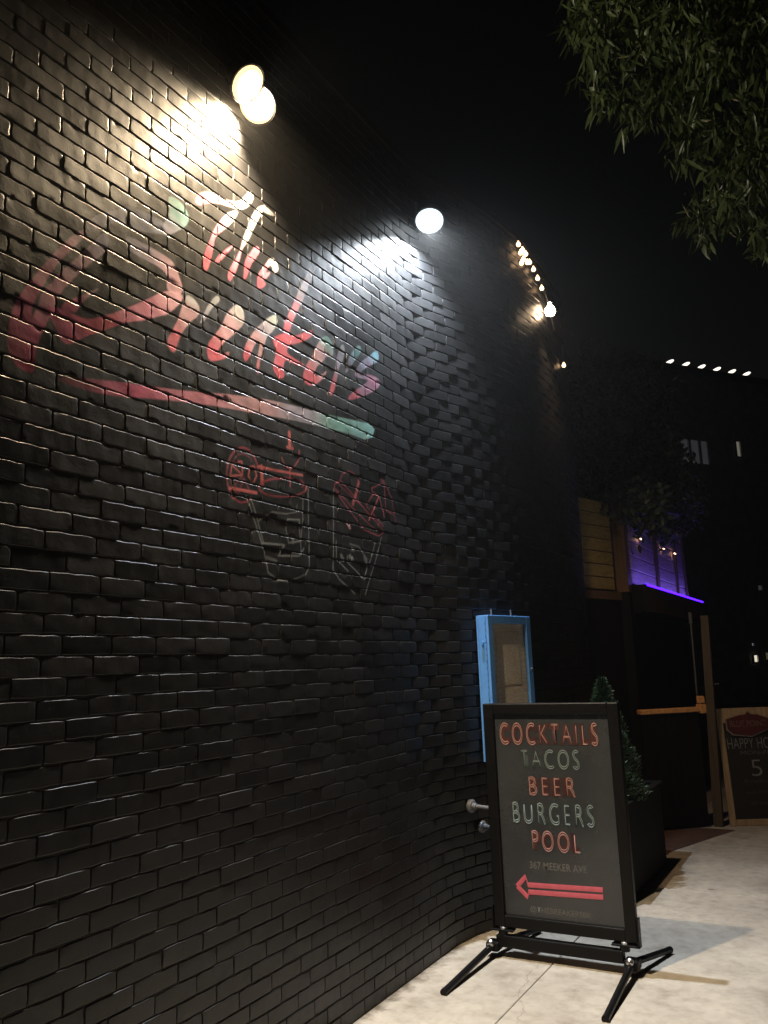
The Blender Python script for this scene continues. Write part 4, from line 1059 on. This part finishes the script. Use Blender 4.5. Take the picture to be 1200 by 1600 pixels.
def window(px4, mat, nm, mull=0):
    P4 = [fpt(*p) for p in px4]; a0 = min((q-F0)@fd for q in P4); a1 = max((q-F0)@fd for q in P4); z0 = min(q[2] for q in P4); z1 = max(q[2] for q in P4)
    f_ = MB(); t_ = .07
    for (a, b, c, d_) in ((a0-t_, a0, z0-t_, z1+t_), (a1, a1+t_, z0-t_, z1+t_), (a0, a1, z0-t_, z0), (a0, a1, z1, z1+t_)):
        f_.box(*fbox(a, b, c, d_, -.03, .04)[:2], Rf)
    for i in range(mull):
        am = a0+(a1-a0)*((.36, .72)[i]); f_.box(*fbox(am-.05, am+.05, z0, z1, -.028, .035)[:2], Rf)
    w = f_.build('window', M['facade'], fb)
    MB().box(*fbox(a0, a1, z0, z1, -.045, -.02)[:2], Rf).build('pane', mat, w)
bl_, bn, bll, bb = nodes('dim_blinds')
bb.inputs['Base Color'].default_value = (.05, .05, .05, 1)
bll.new(ramp(bn, bll, noise(bn, bll, 2.0, 5, .7, 'Object', (1, 1, 14)), [(.3, (.55, .56, .62)), (.7, (.9, .92, 1.0))]), bb.inputs['Emission Color'])
bb.inputs['Emission Strength'].default_value = .030
window([(1064, 686), (1064, 722), (1104, 690), (1104, 716)], bl_, 'w', 2)
window([(1151.5, 690), (1151.5, 713), (1155, 691), (1155, 712)], emit('lit_slit', (1, .93, .75), .12), 's')
window([(1178, 1024), (1178, 1034), (1183, 1024), (1183, 1034)], emit('lit_small', (1, .9, .72), .75), 'q')
window([(1174, 1005), (1174, 1009), (1177, 1005), (1177, 1009)], emit('lit_cool', (.8, .9, 1), .16), 'q')
window([(1196, 1020), (1196, 1030), (1203, 1020), (1203, 1030)], emit('lit_olive', (.9, .85, .55), .05), 'q')
window([(1184, 915), (1184, 922), (1190, 915), (1190, 922)], emit('lit_grey', (.8, .85, .9), .03), 'q')
pA, pB = np.array([-2.40, 30.0, 11.97]), np.array([-.15, 33.1, 11.97])
words = ('nearest', 'second', 'third', 'fourth', 'fifth', 'farthest')
for i in range(6):
    P = pA+(pB-pA)*i/5
    P[2] = 11.975
    lb = '%s of six small white lamps along the far roof edge' % ('leftmost', 'second from left', 'third from left', 'fourth from left', 'fifth from left', 'rightmost')[i]
    q = empty('roof_lamp', P-np.array([0, 0, .04]), lb, 'lamp', 'lamps along the far roof edge')
    P[2] += .10; MB().tube([P+np.array([-.15, 0, -.045]), P+np.array([-.1, 0, -.03]), P, P+np.array([.1, 0, .03]), P+np.array([.15, 0, .045])], [.012, .05, .062, .05, .012], 12).build('lens', M['roof_lamp'], q, True)
    MB().tube([tuple(P+np.array([0, 0, -.13])), tuple(P+np.array([0, 0, -.05]))], .02, 8).build('bracket', M['fixture'], q)
# ------------------------------------------------------------------ added haze volume, a faint veil that lifts the dark
hm = bpy.data.materials.new('added_haze'); hm.use_nodes = True
hn = hm.node_tree.nodes; hn.remove(hn['Principled BSDF'])
pv = hn.new('ShaderNodeVolumePrincipled'); pv.inputs['Color'].default_value = (.9, .9, .9, 1)
pv.inputs['Density'].default_value = HAZE; pv.inputs['Anisotropy'].default_value = 0.75
hm.node_tree.links.new(pv.outputs[0], hn['Material Output'].inputs['Volume'])
hz = MB().box((10, 35, 10.3), (64, 96, 23)).build('haze', hm); tag(hz, kind='stuff')
print('tris', sum(len(o.data.polygons) for o in SC.objects if o.type == 'MESH'))
